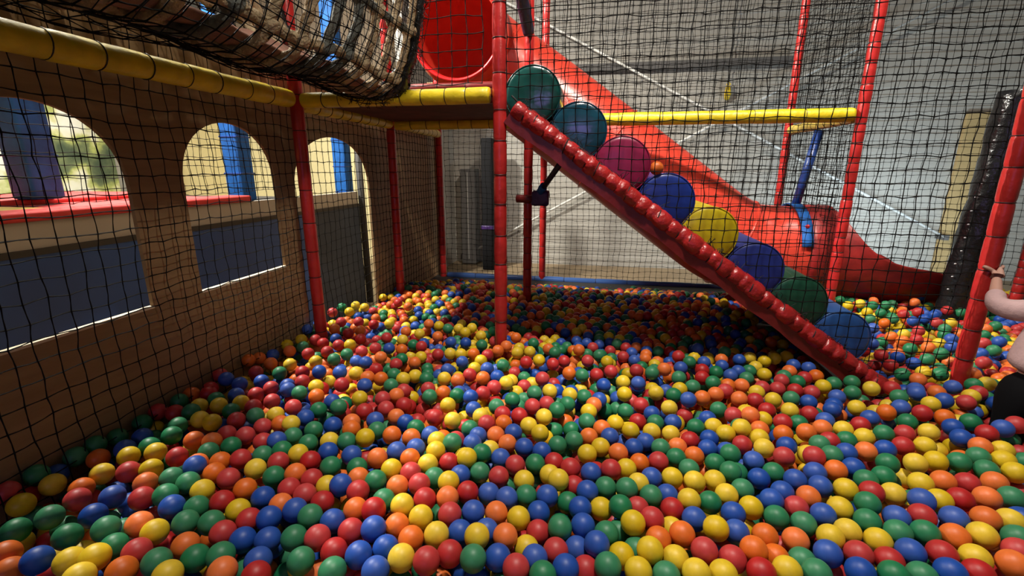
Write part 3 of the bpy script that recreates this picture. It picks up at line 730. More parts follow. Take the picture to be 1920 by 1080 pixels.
# ------------------------------------------------------------------ balls
BALLS = [
160009275205,171409655116,59607505097,126808835016,74607785188,153109275168,98208444956,206110135036,80708905088,141409195127,307711925229,217210775138,231711125045,203210795067,
307612925218,213311685158,286012115037,57808345046,236411955118,293612855116,105709254927,38508374896,264811794917,226711595079,182909615065,164609765035,141709995247,170610345178,
159210255118,177910675009,127309525125,42908944946,112609384927,300712845129,192711314966,244611345109,85809405056,293412135085,119909524996,258412214849,134909945105,82308235075,
148208795147,195409944967,108709975087,85207595149,152809975119,280512524928,177309984937,63910005075,26709284858,109908095109,152510785138,54109905067,286712805056,137108645066,
256013024886,120510215136,242612174897,238611024995,133809265035,180111574878,67907655068,270111264947,213810155008,66208735106,223910814938,43409674985,281013205006,210012295156,
76509855087,330615135026,90508055076,199211564937,166511444987,251110825068,269913334937,72608394926,244410635075,138710615325,272811914915,160211135065,291011445137,294514535098,
319813715198,321514795149,228110285098,26110204888,274012774918,98809324975,56609135057,301212155078,127610215077,238013394846,258210885056,145311115168,192210584845,105008575036,
73809055109,263012904876,305013575167,147109595057,146610435049,231512424957,249813334888,280814475118,186411334695,92108754969,122911495277,37710884968,297811555115,275913684978,
53507244889,102009944935,190513225138,225812824875,268012414938,173211624909,296513515165,91811035029,283813825156,114808724907,279711834905,250212164899,89010395015,312814565155,
243612914917,129611355235,96907765078,114010425087,82311415005,219012065055,256714884877,175112284947,46611055035,150811545125,312913605259,96311804996,314015495119,185612014797,
212313215116,187010154927,282215465129,198112234967,99910824987,92409604986,20010215156,162512235015,219813154996,132311995186,204412494828,79310685058,170313304915,328016965006,
234910435038,342316625028,234914274908,132110725139,312016525058,187512664907,306114375158,263713634855,299714125277,20011395056,87112074978,320516895008,256913734947,120010905055,
200013004997,209810704888,157411765109,189909535046,113312465136,69011495257,277211195036,231413224978,247414835056,140011955129,83110054996,305515155178,118808175055,289713435067,
55612075045,321715615055,207514115115,163413424896,164810634947,331615925009,205813384936,71910895086,227914354898,267514835017,268316075065,274014585047,268814104949,243913814888,
180712674806,127313115219,298216885119,205911404906,20009395115,200913955007,95810244928,241714484888,220810194956,199315044998,158113705218,220111384979,168712514837,174614034915,
155612425158,257615804937,117614105288,78412425015,146812115175,339318645047,58610615089,104212675095,284211315016,181514184946,315017754985,277015895315,41113245016,112611115055,
176115074967,249714204866,45412175038,295815325166,224415194905,77807165238,323017904978,262615304886,178913344848,150314475236,343717305048,257611524796,52413115019,46607614939,
197810944667,53311285068,263116525058,334316664986,194112714706,249915885076,288915755107,282317865119,210415305009,70510215126,134712655188,37811815018,194115755046,275215275077,
180816055008,64411005076,193914124985,26711624909,200510304665,75511565019,93312455065,250811474829,105511325015,126114565209,68013884935,336817415026,301616205136,244315554836,
145313265098,144316354998,359519615107,350519915116,289415065126,231015584876,188215394996,215817074898,162014255076,251817305048,48314414978,287714395165,68413114966,107213295087,
110111855035,20012085086,136716345055,257917535238,256516794945,262014304877,313018604956,151713634985,111013925156,117113185147,168614384877,99714855147,183910704678,132113645187,
141712625165,336220395105,204115594978,103211985069,212914514938,284416285186,198517265006,204516914969,209917494928,219117874875,226317974846,224117254848,231417234838,233418114857,
241817844896,238116914835,245417084887,247918604897,248717914958,243516414857,250416504777,237815884839,232716364839,199616174999,207516285027,216215844937,221216554787,226216084896,
217715014879,216413754958,221114244887,234414974886,251115304726,225313524827,215412634905,224912164718,209711894596,214111194686,109214605239,118814785186,133614625149,137714055127,
139215135017,143714625138,145713965168,149615094935,156814885027,157115574917,163915704949,169415274919,170415964977,182914934967,132615315126,152416074876,138413365169,149612725006,
155414224858,163514894828,187113764888,187914454905,195513484765,157513064967,138511275116,171810944847,125512105119,121912685056,71518045018,66917444946,77617145039,88116705107,
49617754875,59517644947,39316754917,47117054875,34016164946,39515724958,46416204898,54415984885,58916604885,72516194955,85616055026,48315414926,56114804935,60615334896,
68915514918,82114725108,83815395017,75714914939,69114704845,86314204916,93414525076,93916255146,59313214989,59513894885,77613634925,84313575097,104013915088,96213745016,
37113905006,41414524978,20013894946,20012874916,27114745005,20014625055,34014865066,31515514948,20715595036,20016295009,27316495025,30412984977,31212234957,39112494986,
64911964979,63212634976,71812224959,83312904906,89913105056,96813055038,20010754797,38510164939,116811665018,107410654979,20009854625,307922624968,317922085006,328422645048,
338122885025,346122505047,357523004929,354422045007,363122064975,379823334676,374323095025,378922654747,345121365088,330920855057,322620315039,342820135109,313320694948,300822024885,
279820714988,288721114936,295621024867,309721634947,302020314957,283319765018,291019744945,294319135017,273219445085,271320395035,264420295109,255120545109,253719324996,264219175048,
258318805065,269518715028,275818435145,282418625056,265717885039,259118134926,272917535139,290118385069,298518564998,307619174935,314119814947,303718105008,326819645016,330218925028,
340919365097,350219045125,365819895175,347817955078,340917965139,321018744965,306517275047,290616625147,283316975166,288617425085,295317625066,277816494988,271516765087,263617225048,
312512435215,316513005196,325514085047,20029225311,28328765173,23630495113,31830305063,20027995320,35226485200,45026995120,37725285184,50124775140,48123715142,54425465104,
24725595163,20025075102,26523485033,36223425100,44123005100,34422485011,22622684973,54422935090,53421915080,61422975153,71922355070,61824115080,66421745101,62921025081,
43621615010,54220695023,63419575027,75019565097,83819565118,29821914954,41620294923,30320254904,30219154895,23721294922,20019935154,54719464955,42719314886,61418484975,
40118304877,32717754937,55218194847,83618275115,94918345147,99217085178,26117695167,20017985195,82220875122,75621085042,20020684954,23017034945,245524915070,254025044973,
250024205061,258726624942,268625284904,278025394912,284225714943,290525374953,296925794993,304126135003,266724364922,254423185095,261323265006,243923165147,241321965136,246421175086,
252722275095,256421685146,268123184927,273223754927,279424064866,275123004906,269921944999,285523714888,298824204949,303224935012,310024804972,279422054915,286422134885,291223044915,
294523664886,298222994936,303123484955,293822064895,275021384978,248620155069,242219865077,240120875048,236620265026,309423784979,263221745029,260321015085,283924594893,257924475002,
272926394931,61331364984,49832174970,63927604923,55926965010,90327994924,98627684943,106227214961,90626264853,104025894894,80426494854,84625014853,74225014920,119526694983,
121327604973,113427284983,130826254993,136227334921,115425014932,125024904992,135424675021,141225514960,150424465144,152326584894,164325774911,157524694973,146923865074,157923905023,
164424284973,120423354913,127223194983,134323305014,142523165050,113523254840,83423394932,90823484874,93724484801,100024194860,76323125000,85421935004,96722124901,97221294950,
105421824884,105522694853,130922214962,140722405033,125721224912,146721385077,153821935081,164922635050,171123135003,178922844970,184423384940,191624985014,178324484951,174125044914,
202924265061,207223515043,196923594980,139821454998,127720194918,135020084949,147020395029,153820565077,159420015068,139320704985,91220235075,91719255099,98719235109,102319925026,
108619605008,112420184928,119119984936,106618665086,188121954939,194721724976,201821984945,208922424985,214621364958,221722565085,229122365116,235522825159,221721314987,205320924917,
175820775075,154619505035,132418684949,139418544956,146318395017,150618944965,127718144986,124218864975,113517735119,109817155215,114018415005,180819515078,174219155106,190119345068,
214820244898,196519584916,203319424917,229120464978,107116015205,114716425175,120416975115,138217584968,165418405066,159517814996,175017965085,180818345055,170617185025,163417234995,
154616984938,158516404985,165316554979,150017504937,126815685087,114915425217,105815205159,121016055079,180917235058,185717845086,189618485056,175616525008,199018095008,201018764989,
221519324875,214518634886,233419234918,225618674857,376638155124,383438275251,382936935203,392237235323,398336815321,407136905371,389735685123,440241125234,447540155322,459839255390,
397135455161,399334425071,409635215230,421235715290,428935315252,409134035112,377032335002,390833704974,375933644970,402932324980,385634434991,421333765170,429633815183,419332665101,
450036155291,433638305334,442736365340,389531384993,417634375192,377730475084,379829755104,390530335030,376128385121,363827214972,357327504920,351628174890,355626244860,360629115032,
387028715134,400229974993,412630985002,413231685011,402629325062,387727785161,376126905081,367326464972,365225294958,355125124846,358524514889,313922974996,322623175056,349423114947,
369123834907,372125224966,457234135041,425330375050,433531625141,443532965154,434730615122,422629235021,411428505042,400726745170,378824034996,385825225099,385524235038,368822665008,
335521865076,305420914867,147431244252,194647682613,192229283913,312615114396,151115134252,107627804363,158916274142,24636164213,20026305062,534347214360,315016543817,244119433786,
73720733810,140931004202,191312434059,95612154206,125410854456,343348192712,117022454220,155230303831,37324524351,88920534400,269332414104,230926944452,259137064254,24828924434,
234242903560,117833174150,177921294287,272726984322,265334794392,264533154373,60230774270,162230513694,415520944534,211942313800,47539394291,358235733823,399138964764,385147744274,
56015314197,445230484443,554336544230,162632074020,42715354207,396621654313,483029814290,467943024543,212112794247,439034564370,110532804154,243711634118,289231203750,398234654253,
77112893727,95632094270,409222714514,284012973798,58606934272,92912794213,169616414455,195130654500,271945443314,428638694780,58348422740,172940314190,538035404293,125144323493,
568528774243,512547184454,327821894218,436430094402,235247732784,89619643878,429245134431,90711394446,134241894033,52510474347,38847772833,278214774228,53138814341,250837194233,
148707224321,308412984519,172431994421,183526944371,257445343171,476536024522,119223494074,99644433653,138407274213,286816874355,531245034370,196226104331,356547263033,321014994485,
181635994230,391124904347,508248413893,339239493932,290515053967,359842523973,425031234424,496732784231,406431964334,392039134651,462547524202,237448392861,462539234140,313430813594,
432322664342,241344003401,355718994408,406443874252,263621573835,192836794270,366646322974,470142294631,203815564286,466149004843,60138814314,451018624284,413726214448,159626114240,
129421894203,58943613530,130517484365,203322724181,555235274291,403121204394,381749003773,466532644313,169929564280,274917273899,299613504535,103645493314,121925244403,119119574307,
281812374058,125527624193,252216694112,412041864481,47749002614,580932894140,404624584868,440446153844,216534294294,198732984150,174119304422,95420764272,489046904354,178837754250,
460732244472,386922393669,454545584412,32440124261,514631584290,185620294137,60412534208,534940404463,462138104680,65940794112,492933374280,281115753916,206314164192,131915644451,
353319663917,299341504072,91336854294,116416174446,216711994328,61817253707,453938794730,270743543722,103048982400,222625164532,489048204393,282522543727,181012063605,354036283904,
255347242730,460039594693,532527564180,95834284300,417540124580,97025344602,76139224042,72809113938,367529903863,59628813721,342513284254,417414984133,262225304302,172427464303,
229645333103,281913374337,98136284331,344938243910,410021294302,149546293122,184331494453,237613243696,127748222620,423625364374,455035184473,382931073774,372518784310,357646413503,
165529693750,354148422550,215518404228,210739664053,131621244314,32027133931,562039734501,388017504303,384627204481,379345914134,171924174082,349239804514,317137374002,206219734256,
304116344326,52041443943,375047733722,138910323909,54338134411,309314073957,397440354771,523941524510,182128583882,406526324479,122212924409,136221834281,377335833774,28830604392,
247910354252,198127974092,202613434243,80244273462,490542704450,93223574064,523946564462,319931063634,342519634465,443526154320,119530974110,295028994254,259928164282,368036813932,
298046832892,129939644501,192910874162,233328574370,187144333330,66923914353,88317294505,312522404155,343811974312,524742234492,47419824294,433539944430,207348472490,311945963141,
397733133753,44212714276,244641163942,349834973901,301418314359,186240694161,507429894111,194247012810,374117344401,314649002533,486743954360,110049002402,168542373852,342316113759,
203239114331,61232473843,75009854337,167317564362,428719944392,77610494412,209818784102,90335864143,401045124263,49640094293,398739664781,543425974090,332418664418,411530584262,
106631504174,279131014392,375829103891,429142924391,132629974010,56726294332,492424994362,394329343834,375022924248,447624244331,410843364432,283726094361,248413204218,81714314260,
542743264520,87747782800,430643894394,482348394340,268016324389,186111974079,453224664342,237634124440,402644454171,252435534284,200425743914,220411414218,207622174118,409335684112,
317213193967,315014583928,277520364307,226039654201,312239274012,131233724292,264840244270,216544273342,24541444031,59716104208,512141064484,203811834220,248019814216,469648804270,
61928093884,180611124115,79810233806,197945173191,33014254277,221726244552,520435804402,97339864384,378238004424,57219163655,398427973911,65237153812,131218174315,172109784327,
202714534665,525725324162,167415274245,215332344314,100728433710,240627393800,291228214322,200243343623,439222964383,467320434283,112531904322,239710254393,253431344430,240513794018,
432935944613,111447532610,87125334200,24939714173,473334594360,390022824295,170441703931,285837664284,159729394070,429337484660,444647204314,350430303771,320641984064,157620664446,
172208404373,277737874233,41436344414,130522704371,48727284414,130443093791,112125054321,455942714053,319342943833,249122364440,277534064281,112723234094,135331404212,444231854564,
314418194239,299029023683,285134784152,253621104448,117318154375,137044813354,159121434498,230216074158,407037874672,153720743879,137328094240,401241414541,174147772694,261615794338,
80620683894,39435674334,20010973636,134938294483,542342024540,223948482612,351217434368,127415104517,47345903102,144040894094,291243593701,20024554480,189622074196,99813014264,
361346763024,154239874304,186332264414,536926244081,307249002504,178744963294,434349004441,271639734332,436436355052,471029884404,26022533780,157032583830,186747142762,452647194242,
206847052693,285114433896,368245563332,41330064364,270937694303,430047114432,331146293181,44132084133,171029103762,262135394284,210529764361,319614314375,373245693801,72647632893,
392827443934,468024004201,190325734413,35616243735,162633964403,96149002412,199719314036,454628694371,104834854180,167123764354,526328844211,303147292783,283831643774,122218914305,
244238704133,291535454293,425118524283,543644504483,319028753562,424341984371,516347313880,154331324214,306730993621,211824933934,381623934363,481929014344,243235934330,491935294370,
109518404432,365449002941,26021843740,319527734180,145748982572,138438503910,507530604203,205320714248,515338114442,475720934234,65648422733,198110424041,86333714284,377024273968,
88028943802,177829203801,353120144475,40320764294,553428424344,513530194243,417231944403,208744323304,386533564182,305332963671,405141984481,70313003735,124914264508,107430724250,
377336274321,450744754382,437133253961,410223524510,90514963856,348323054268,462230904330,192419944357,338145153392,235421674507,112642184031,470221384253,185737874211,33249002561,
302015083968,291514173959,524044674471,52645453190,546530134360,577735034180,138230374084,409642514412,180147012952,59535264273,242947962830,514034104411,396637684781,66911434344,
393133114291,66343353611,112931204154,97741624081,462537004611,390829214430,55721064334,422029454342,399233604252,245815194245,159948992554,166221184375,481420474230,57623934370,
187524084274,30339274244,537529084321,418838234711,227031724234,398729913753,525649003762,157128514230,395426074405,113910053776,479039394761,248739234183,324014063896,109439884540,
372928674360,250332383893,166630294511,567643854643,262217503768,144244193444,263215513718,37808453605,490727184321,370819524380,235136024352,124318144275,23909223617,175724744302,
466239984763,26133743720,81315684337,425433764414,528741194131,160538644331,402647583793,420728774302,20012363677,161337844121,320512064451,358149002314,494429054182,139527124293,
375716084431,122028234184,124326634183,371942064184,554545054363,474820234262,82539123804,395547134303,243422884516,263945813142,278322634270,381826004433,566537454410,45907804208,
256512544235,162941963921,143223354331,285120454256,367039664011,161208194451,562936854373,199723864321,342010064363,359620584406,107432213953,539634734191,496423454281,226115514136,
89139323824,189625054284,410739135074,427631573871,402925684388,140717114315,452231084513,171614404065,502848344373,282730953800,485635764570,422442724314,430829174224,74737644262,
427832263913,180321944245,71028404192,57246232984,391236404593,206642773723,218223434463,289322493667,306834314241,443235334451,356145473163,561142154380,21312774226,257725834290,
179532094344,429036514523,241024394344,86510083899,67138854292,149810803937,103109193756,430134874602,277626434330,360833303822,63015294179,150410314431,385322914817,381027083894,
197213004176,46045223181,215539053774,62236954411,288130513774,230835304311,493943284260,423236834721,310413343957,543829484344,369448462732,367924934245,233841503883,159924944313,
254639023881,249512444259,448833284372,235207844201,212730504402,164114674147,198548422573,559335874293,408530963761,576944784102,350337423870,580241444262,266137124180,278647642701,
474249003791,78913674242,246747382802,211340874140,45125734310,246920864455,404718144143,409825574375,272548902373,181025624092,184145543080,340118984438,100638304340,506940564544,
546142644534,381640234122,271842563940,20033403752,174742693823,378343854122,330517074276,481735233882,314238044014,551345694344,400815854103,372136704482,169421784268,214019334078,
549437224341,508447273891,150345623291,94740804333,263440954060,237638914172,257929274411,521034244490,415642864323,485143284404,495644174280,276033293812,531625794083,344016474335,
408045224274,351738093921,385625783898,394520994374,120018473818,165508844453,125636874294,470947684210,300926073781,28218664308,155519234385,331519334249,489439844691,92818144472,
199226904450,282718173819,75529214262,143607894343,264916183776,118615474387,234909464321,75527014222,438142324503,224016384157,384937494484,232524104511,482240844692,372413134310,
397631874184,276028204394,325129703572,347418764447,484247704331,243734454433,44444553283,77022774384,120234763731,431435374021,528826434132,131723554313,170620344235,73634744292,
560348344203,465934784401,166626194231,267021854379,428924384484,421616484060,393119024202,171225604261,244427264380,303630414091,460025214264,20018713776,348345163424,160318074359,
192819133795,103032854244,73117844245,217524523941,373126084243,257440604162,450119314360,72432344313,101443773771,573635704261,165427394250,314719614238,109122644211,34437794661,
417046784291,210715634300,164534353854,477023684301,216121654305,69609424477,208913193775,166918274407,222947392820,500634964363,119021794282,200130194392,67028473620,568445744264,
533228264092,270246103184,397731044231,416636714523,81145273500,92239384443,49411264295,371112214133,194333574242,381030423882,180734114363,343249002491,514240364464,348139423944,
246127944351,116444823424,265421184409,212132974302,92537554260,226842483571,489631104241,263943933574,87032214342,64434564450,334043313821,219210014151,184230244484,323937263991,
58616794129,89134454231,200341744000,62725954310,296648402581,136018744279,266214724255,167332474351,374241424072,116834994300,125611544438,348441303680,133411544295,120631654210,
292015514478,339141074244,102414283919,310948432643,500929624202,155524254283,159606934403,405738744782,365741344013,141110794387,394124314547,123444953260,170812304200,133817603768,
432228613824,368140244382,356420273877,172013724236,166848972513,405317464282,493139874092,317647222901,346043783713,412349004553,521343684431,163648372670,341818223816,251009384300,
174229923864,426046534414,528948364333,199214044304,137817944239,72746932911,135634434374,486427774293,466543914290,553930284353,349822374286,234142223720,495541934501,213114144340,
104516803969,513245694344,176217314245,364040603951,459231534314,210122924201,362522054289,276344663501,281038524344,365833903782,134910154445,24442193883,20020113760,357847932890,
307222944218,409529594341,209819693666,398530354292,31535444154,568739904434,358414444391,190427004402,427625964422,105546093011,264647442623,58436134434,31342633664,164333463943,
169636724294,37828054470,283111714204,322133203762,192311914516,108337034304,454846364314,43930674141,336820543889,426448434163,398536054101,400829133833,61045683192,383113824331,
294632874220,170736283754,345823943735,46246572932,356426453573,433436944842,353244413481,173247122920,79426434174,41533364290,135735434270,30831694340,261013794218,477731044321,
34411653686,227321334335,62810764446,505034744861,241019674355,388248364321,309725554243,305020294066,228314174235,94115704475,508345064341,307936544400,366535564362,150237024453,
221918653627,91310573767,235112593735,424935954580,26011313686,423228034374,152109264326,293934794292,107909004226,209035654331,299936774321,527940374444,254020753839,138936874474,
449529754394,288349002371,205232904361,527247624372,346342473944,53012404266,20010283629,86624614282,125828964234,546743874483,164225544252,519629044173,259317814311,399527273940,
501228934283,468836704584,49631044313,221022693827,66721944403,90809283828,220117084215,392032723710,189218104409,282838103820,56218473626,156446863021,204623943830,379433003872,
265649002453,104133873704,333739063871,52915984097,530846604430,415143854202,181047722642,410340334452,157042393842,512147843871,201630924441,251449002543,20039224154,565440694354,
236617884139,336821644358,237627114411,386732864140,518732804391,29144713170,20048572522,206225353921,529331904373,297613873978,335713044410,416035104580,224723694474,472739724772,
385024524244,359832613844,84836264264,496031404203,33808614158,152732554384,404334424513,379631614311,185021444108,272325413692,180426314351,374130553904,124923634440,237545373194,
248445273284,98142834013,472432294364,57518074195,142720604305,269548032463,254436554350,213242983644,68405754313,503734344310,161610434350,139042373890,195049002424,217429824284,
545047844210,97605564452,63139444280,388547144270,271516663887,569347024211,149525623803,114610844376,164945173382,394938004190,186937174250,232122744407,365644393964,514643224214,
148741403971,305239184090,382636283864,22246492894,362139173990,191909994102,114214414128,420726074423,49618243666,235137973723,138114414411,493049004530,58510144417,204731644351,
222422204317,405947074140,218927054530,28025674542,215716554265,578440134224,97934934182,455427944482,51546393352,282839204362,504747394473,470641604723,550744464431,187435614193,
210137254163,272313863696,106910063719,413916224154,300824583993,254919534329,57308584238,61609474336,74125174212,201716794331,249225724373,476422824203,435423704400,93919964318,
37140634171,80223624183,258847822610,329720984386,363141944254,345815084302,350019414477,445515844121,98728834264,501246714393,327111864454,74113164297,24840734152,87345673562,
388843474364,516745104464,152924894354,373623674095,126613594587,312814284515,321719574278,361347643480,396225394526,521440154333,189014393718,119612473949,115318994358,316709874410,
80621704340,282333334210,107626594112,65532254442,189921014377,41311613747,209124574473,411738404682,115527754264,442942874343,267110594264,47513324388,219835263864,76049002492,
36246662893,505240173980,226012894174,125506664172,137209354355,377539864572,359116284372,29229754502,508131294241,56239434314,55329024260,202735824101,51932104310,505746653864,
453341724523,79533494592,151126094284,518045493873,84111234309,432645744421,47321214393,262736464271,564844404314,174939644194,228518094189,302015823908,469536024490,272122324278,
383622554249,315810724503,453143104551,322516714275,56240134060,97209384085,318318483729,306812304445,448445924342,20039724650,140329014180,157435184373,105144833464,61420654354,
403335824621,20047892694,270434314244,314623304328,505141264514,55529774293,239547202874,135207934253,575048123813,86928404234,104911684290,209528104392,327341784014,527046763873,
249946803012,581130304223,20036113692,36616933725,296135964351,147026654233,130607314114,26020453733,431018904354,70027233853,60013224298,139238914484,26010623669,404334853963,
576448624280,153333294402,178623164133,119414844006,113515194007,448246614282,368048263382,185813614225,303134153671,194124284303,208431054374,106223324310,355233723852,232913664129,
378346973692,261733894314,218549002520,139212404217,82930654361,389328783892,22611994207,286342153533,256920464394,234510984274,89031614051,261316484285,266838244114,26609504196,
95927943770,427228143784,284523193655,157723584404,287938594263,289632304261,309521214239,516446604470,415938974643,92844563662,448428404544,184729303852,102422794073,28214213759,
328813104482,123116014326,328016284348,31941104092,219936294382,93231104271,214729094242,181014174256,332009844410,509643694354,69945623362,135825864313,463242404520,437930864313,
244414514158,321636523962,55931424324,229321994408,117248982453,120909953807,375836803894,152243513570,150439304452,104343153910,204418014302,439422254360,404843014321,287329833814,
194243853530,252927894234,130320044277,136616963775,464745354254,466248204211,293036724392,493138914751,51208254218,84510743818,396228304494,152816544331,20040224171,425744484334,
23947332811,539243964452,26019763731,212044933001,168139804242,244929524403,523635134414,281619063837,84346243191,109120614317,361529273793,414624064381,461546154353,367324224171,
184341434042,452339764681,101421184231,299821184196,518139514361,157641534024,451334644253,306446692924,246523574480,453923604143,529938884283,442744504331,149734034410,382816184391,
397432574173,80427854163,229926214514,541547214301,401824994388,191530054533,509834664374,22719094293,143609104465,504347833911,439740294604,263623964303,555048794284,202927574412,
422747154443,230814934149,219830484434,101508714249,91442473914,47320524320,68944743433,340317493848,198914974275,441847844374,250934303894,457038654121,134733094262,420348884493,
138640364190,374429863821,361630834274,122029844020,116225624262,165530894173,116509413756,94321694263,174912854167,117938474034,73723744401,160518754469,356722444269,107015454006,
471735274434,422743454192,288711114331,137422964413,122225964363,497246144321,255148432673,99931494350,130144763293,467638554731,196416334388,294530763810,564538344353,245233634454,
422630214393,188029454453,157309724406,302222923727,422324594412,361033824282,258243103702,197622154329,86126024190,199518634197,417845604472,45543193562,232231074344,238233753852,
431816604074,260920203887,318148412672,488129334293,209526714390,394545324132,298711934313,56720573840,269539084192,177145643244,68935234453,300531094063,289825774220,135943913420,
448020414382,144238163993,350516744382,250246113092,442917474280,444642084393,224937824292,496239594650,140647102950,504736614534,309023734287,413147354380,316021464307,275312394297,
327239164072,167331564230,444141294502,236324083932,385742054364,268130214503,417418944230,421323884423,69336583830,109519764195,326843223732,184222514192,100114574518,291933654212,
365843743724,239434994362,297230093724,412333294393,561445794284,308019744365,351421694297,391730474353,443319704410,304639874213,421637514734,181433054324,79925704223,435635304571,
263038834123,530237614441,459734454380,493441024572,83142174041,79835624301,392716944270,344717174265,127636343900,271023104293,335147013014,364846803621,458835764504,369747242744,
562828314271,350840143923,378647364272,112939284443,142034734422,392946484203,415929874324,28327064551,580835704282,387730553782,164811074407,111208364221,228543283391,150929864171,
160417044270,40549002591,206946382910,42540184250,528143804031,194940524214,118813814555,202828264521,143245143302,47437004404,383645643660,239723674374,148827384232,374227223850,
424539314591,416023174352,289848252540,411317774022,490522774273,384444014420,47416404139,425638074714,524027024134,322234083851,352331653840,476742484563,407546394150,493928214120,
84226944220,107211014277,402019834212,213727514571,459941824732,395434033862,436845563891,250230494350,79447782863,369932524284,166713004309,310236093894,365413084284,479735404520,
459924514231,36612644269,310440153972,408724884382,344039973882,247948422703,481522354204,20023563802,138919974377,63026654301,76104664192,203229214441,63740124143,404720534274,
210147862680,230448222640,403022094464,112315973919,425545754404,289811974283,49135874463,206417334304,141738254633,195037454251,205311104161,126547062844,452130394413,54537434343,
449240374542,360728473772,152118714058,141731694244,420428303793,123332294172,254733354363,534345994450,76212124329,251031693860,316539824040,179440564122,20044903293,284736914203,
200746692810,463922554284,409348793904,117924674311,302817144405,404040124700,123642933794,286714074479,179408404302,268311944125,127041514152,415821644452,128010174387,53434403823,
221314854130,238729144124,251242883573,218920854215,221813904258,91535184030,393844574172,508538954374,194209354243,531729454204,313842313930,88011914065,350249002453,318430574103,
313225143791,26614544346,36036934374,103540613843,417219644301,258213533639,486132514252,146038764424,233627173852,399346973730,104217334415,229311494206,209313564368,334912354423,
364026213711,365319944476,196218034337,177641234003,320045843180,416725464362,473733904260,39317974239,429825074483,180949002413,68611823795,535249004241,160540114114,229508664252,
85339784193,464441294722,122040334443,120217783839,184119634346,127131424170,39614694249,72738434153,157746183120,175736374260,391331893884,394515684351,110612124402,369539384603,
66509403848,579933614240,326442513873,99126384214,61238044341,294725793732,52731243722,288639734473,498435624420,292230144202,385930044211,223032344313,73424434361,494429854134,
20020803751,139221204329,129316294438,268229763873,294122374178,33233423713,242225074300,183139104201,82931903864,260827434212,240622264385,291123403699,123822294312,485925414320,
60625144400,341446343064,197812204199,437119294390,23225174451,239112474295,514028624113,223631114273,427828554364,410022014493,32020793710,578039444311,315730153611,405449004463,
79748432621,482346894043,110305954383,354841244272,372422553715,548448544093,159543753531,193322684212,44048462842,556134554261,53620204354,281521624207,21938164332,393442634422,
304112893978,206509404154,264226264423,187526374384,162734714422,205445093180,116843093832,522448504110,261411964213,434632864514,213314914259,250615213635,211449002392,237640694003,
271026334163,375833444304,31309543678,118736924413,429430114462,437247134402,436133953981,87444973503,230916784304,148337884471,372427913860,428722084474,129440884344,168519704426,
27136814261,337323403805,44411994246,312533123713,50025443904,102212334290,47628984234,158913964296,482436434572,304444163524,430241494501,432240714402,299629534161,20026874650,
479249004280,376044584001,201244043441,209321494296,104210683758,46919124276,364837843972,258546633141,276710384184,311530544214,188439984190,241644813302,561047044222,410344454291,
201334094161,236311764307,197931514443,321137943984,401930613724,441449004381,397643994330,134513374453,299935214263,409628664363,30947262750,233334223821,268719994364,474249004764,
65122714450,32036134232,210438024212,476846494212,163720324438,132730764261,383126423893,181012514123,329220014398,132112224386,186114684271,100225714092,498947774492,26438183800,
514529514053,450226494281,542526714103,174707754414,41924004463,355823204275,265318514469,86648432571,245735284343,288015713936,219739034323,428721354450,280845183404,422345094330,
184548412513,26021143731,77320073913,250840763993,65912463786,345215794310,81434644224,379923593796,485045384251,274618414457,158809024362,457641184601,328047003003,76842033772,
500828284051,541031474380,464437834070,126342194041,179413394070,418641374360,361445923174,64137823744,246136694270,127825574243,28412404245,414545004340,100740464450,531235204464,
212231724351,130227074263,162412024346,233224794513,414526904404,222035634453,508931984281,239327794364,116107034174,118711414398,96308244277,360629963884,66447323040,217739903792,
180438434232,25349002422,463049004224,32047932571,472131464343,107041864283,93745243374,516934804473,422038794981,225521783846,226838804152,208928814523,168724944281,189619024408,
20014344418,335422434288,283721883608,555439174494,215628424523,205540073823,361113754303,441246564404,66518414207,226634344414,153429463653,520329874161,55211603869,228825514544,
60322204460,425041094254,316440493874,431539284570,548528954342,237116384172,363120303869,172315814248,557844434374,534636014312,147211114498,382742513922,115220304198,456242414683,
525827774142,41941134082,338138413893,72842793671,498236354582,351235653892,337918234389,26548332470,37431904223,496430214684,38220433710,160731383983,341320023905,54749002622,
222419024210,323444033534,322744983394,294646243033,163142813744,408130283740,164522274321,471422124213,86138834322,469940804724,106930034343,531941843942,31028484434,203137434284,
453832804481,63230144294,502827624084,433034244530,313712254482,491845604254,332915654349,284716343946,52730414280,246132334443,357740464234,241715804199,234615524153,81537774302,
476243884402,73521774413,87643273784,349940684362,275015814258,93019033895,281236314160,269736524210,112212593917,343038913894,352814044261,423432264451,384631733832,432729843850,
123420124258,173711244186,94233434160,49117543679,555331894364,53644053422,365549002253,321547812801,471830634391,190013703678,411715554151,94030204350,515748034442,196915644345,
275234824172,400546504243,502544284283,364031634222,22123864391,143845853204,199420044260,144717854228,329922453858,212007904184,275719423847,395030613750,311428624231,242731604391,
534432504452,398747744350,136032094243,390337074333,196838814292,92226354152,324520524407,474743204473,138829694200,301119704296,180524014250,258649002490,72830953772,313135403893,
443538684783,361648482612,262348422612,443918224352,366232873801,254028574331,426223004402,437029354484,246016384118,88241694094,24913864306,96318343907,386125103896,331315263797,
246526594402,209925284501,405439444751,364845253852,399126844492,483238414143,179427524362,39511074147,42147142943,307931964070,361627374204,355535424384,425733024351,176526894311,
428834203981,352126384122,387545324190,268628993760,123724304303,121839004461,43534094173,512026824184,129118844298,358824054175,465135484432,207539113772,495040284621,195828394602,
80324324173,323918824086,487535603923,235144573234,545836624324,467037534644,191111513946,27216754255,269109884242,221336974413,441628524491,198620924245,228712353839,313035804473,
154208294424,78411073789,448747774343,527634014452,309134833842,240238074191,70331244362,68306714232,287719383798,326631243592,130426314274,455349004322,157444483490,294516804325,
417447894321,130132464214,367527423793,393335664463,141133344334,139413173997,240337274300,316633683774,125930694091,104328414321,524437064392,530030164481,332919863816,270514174289,
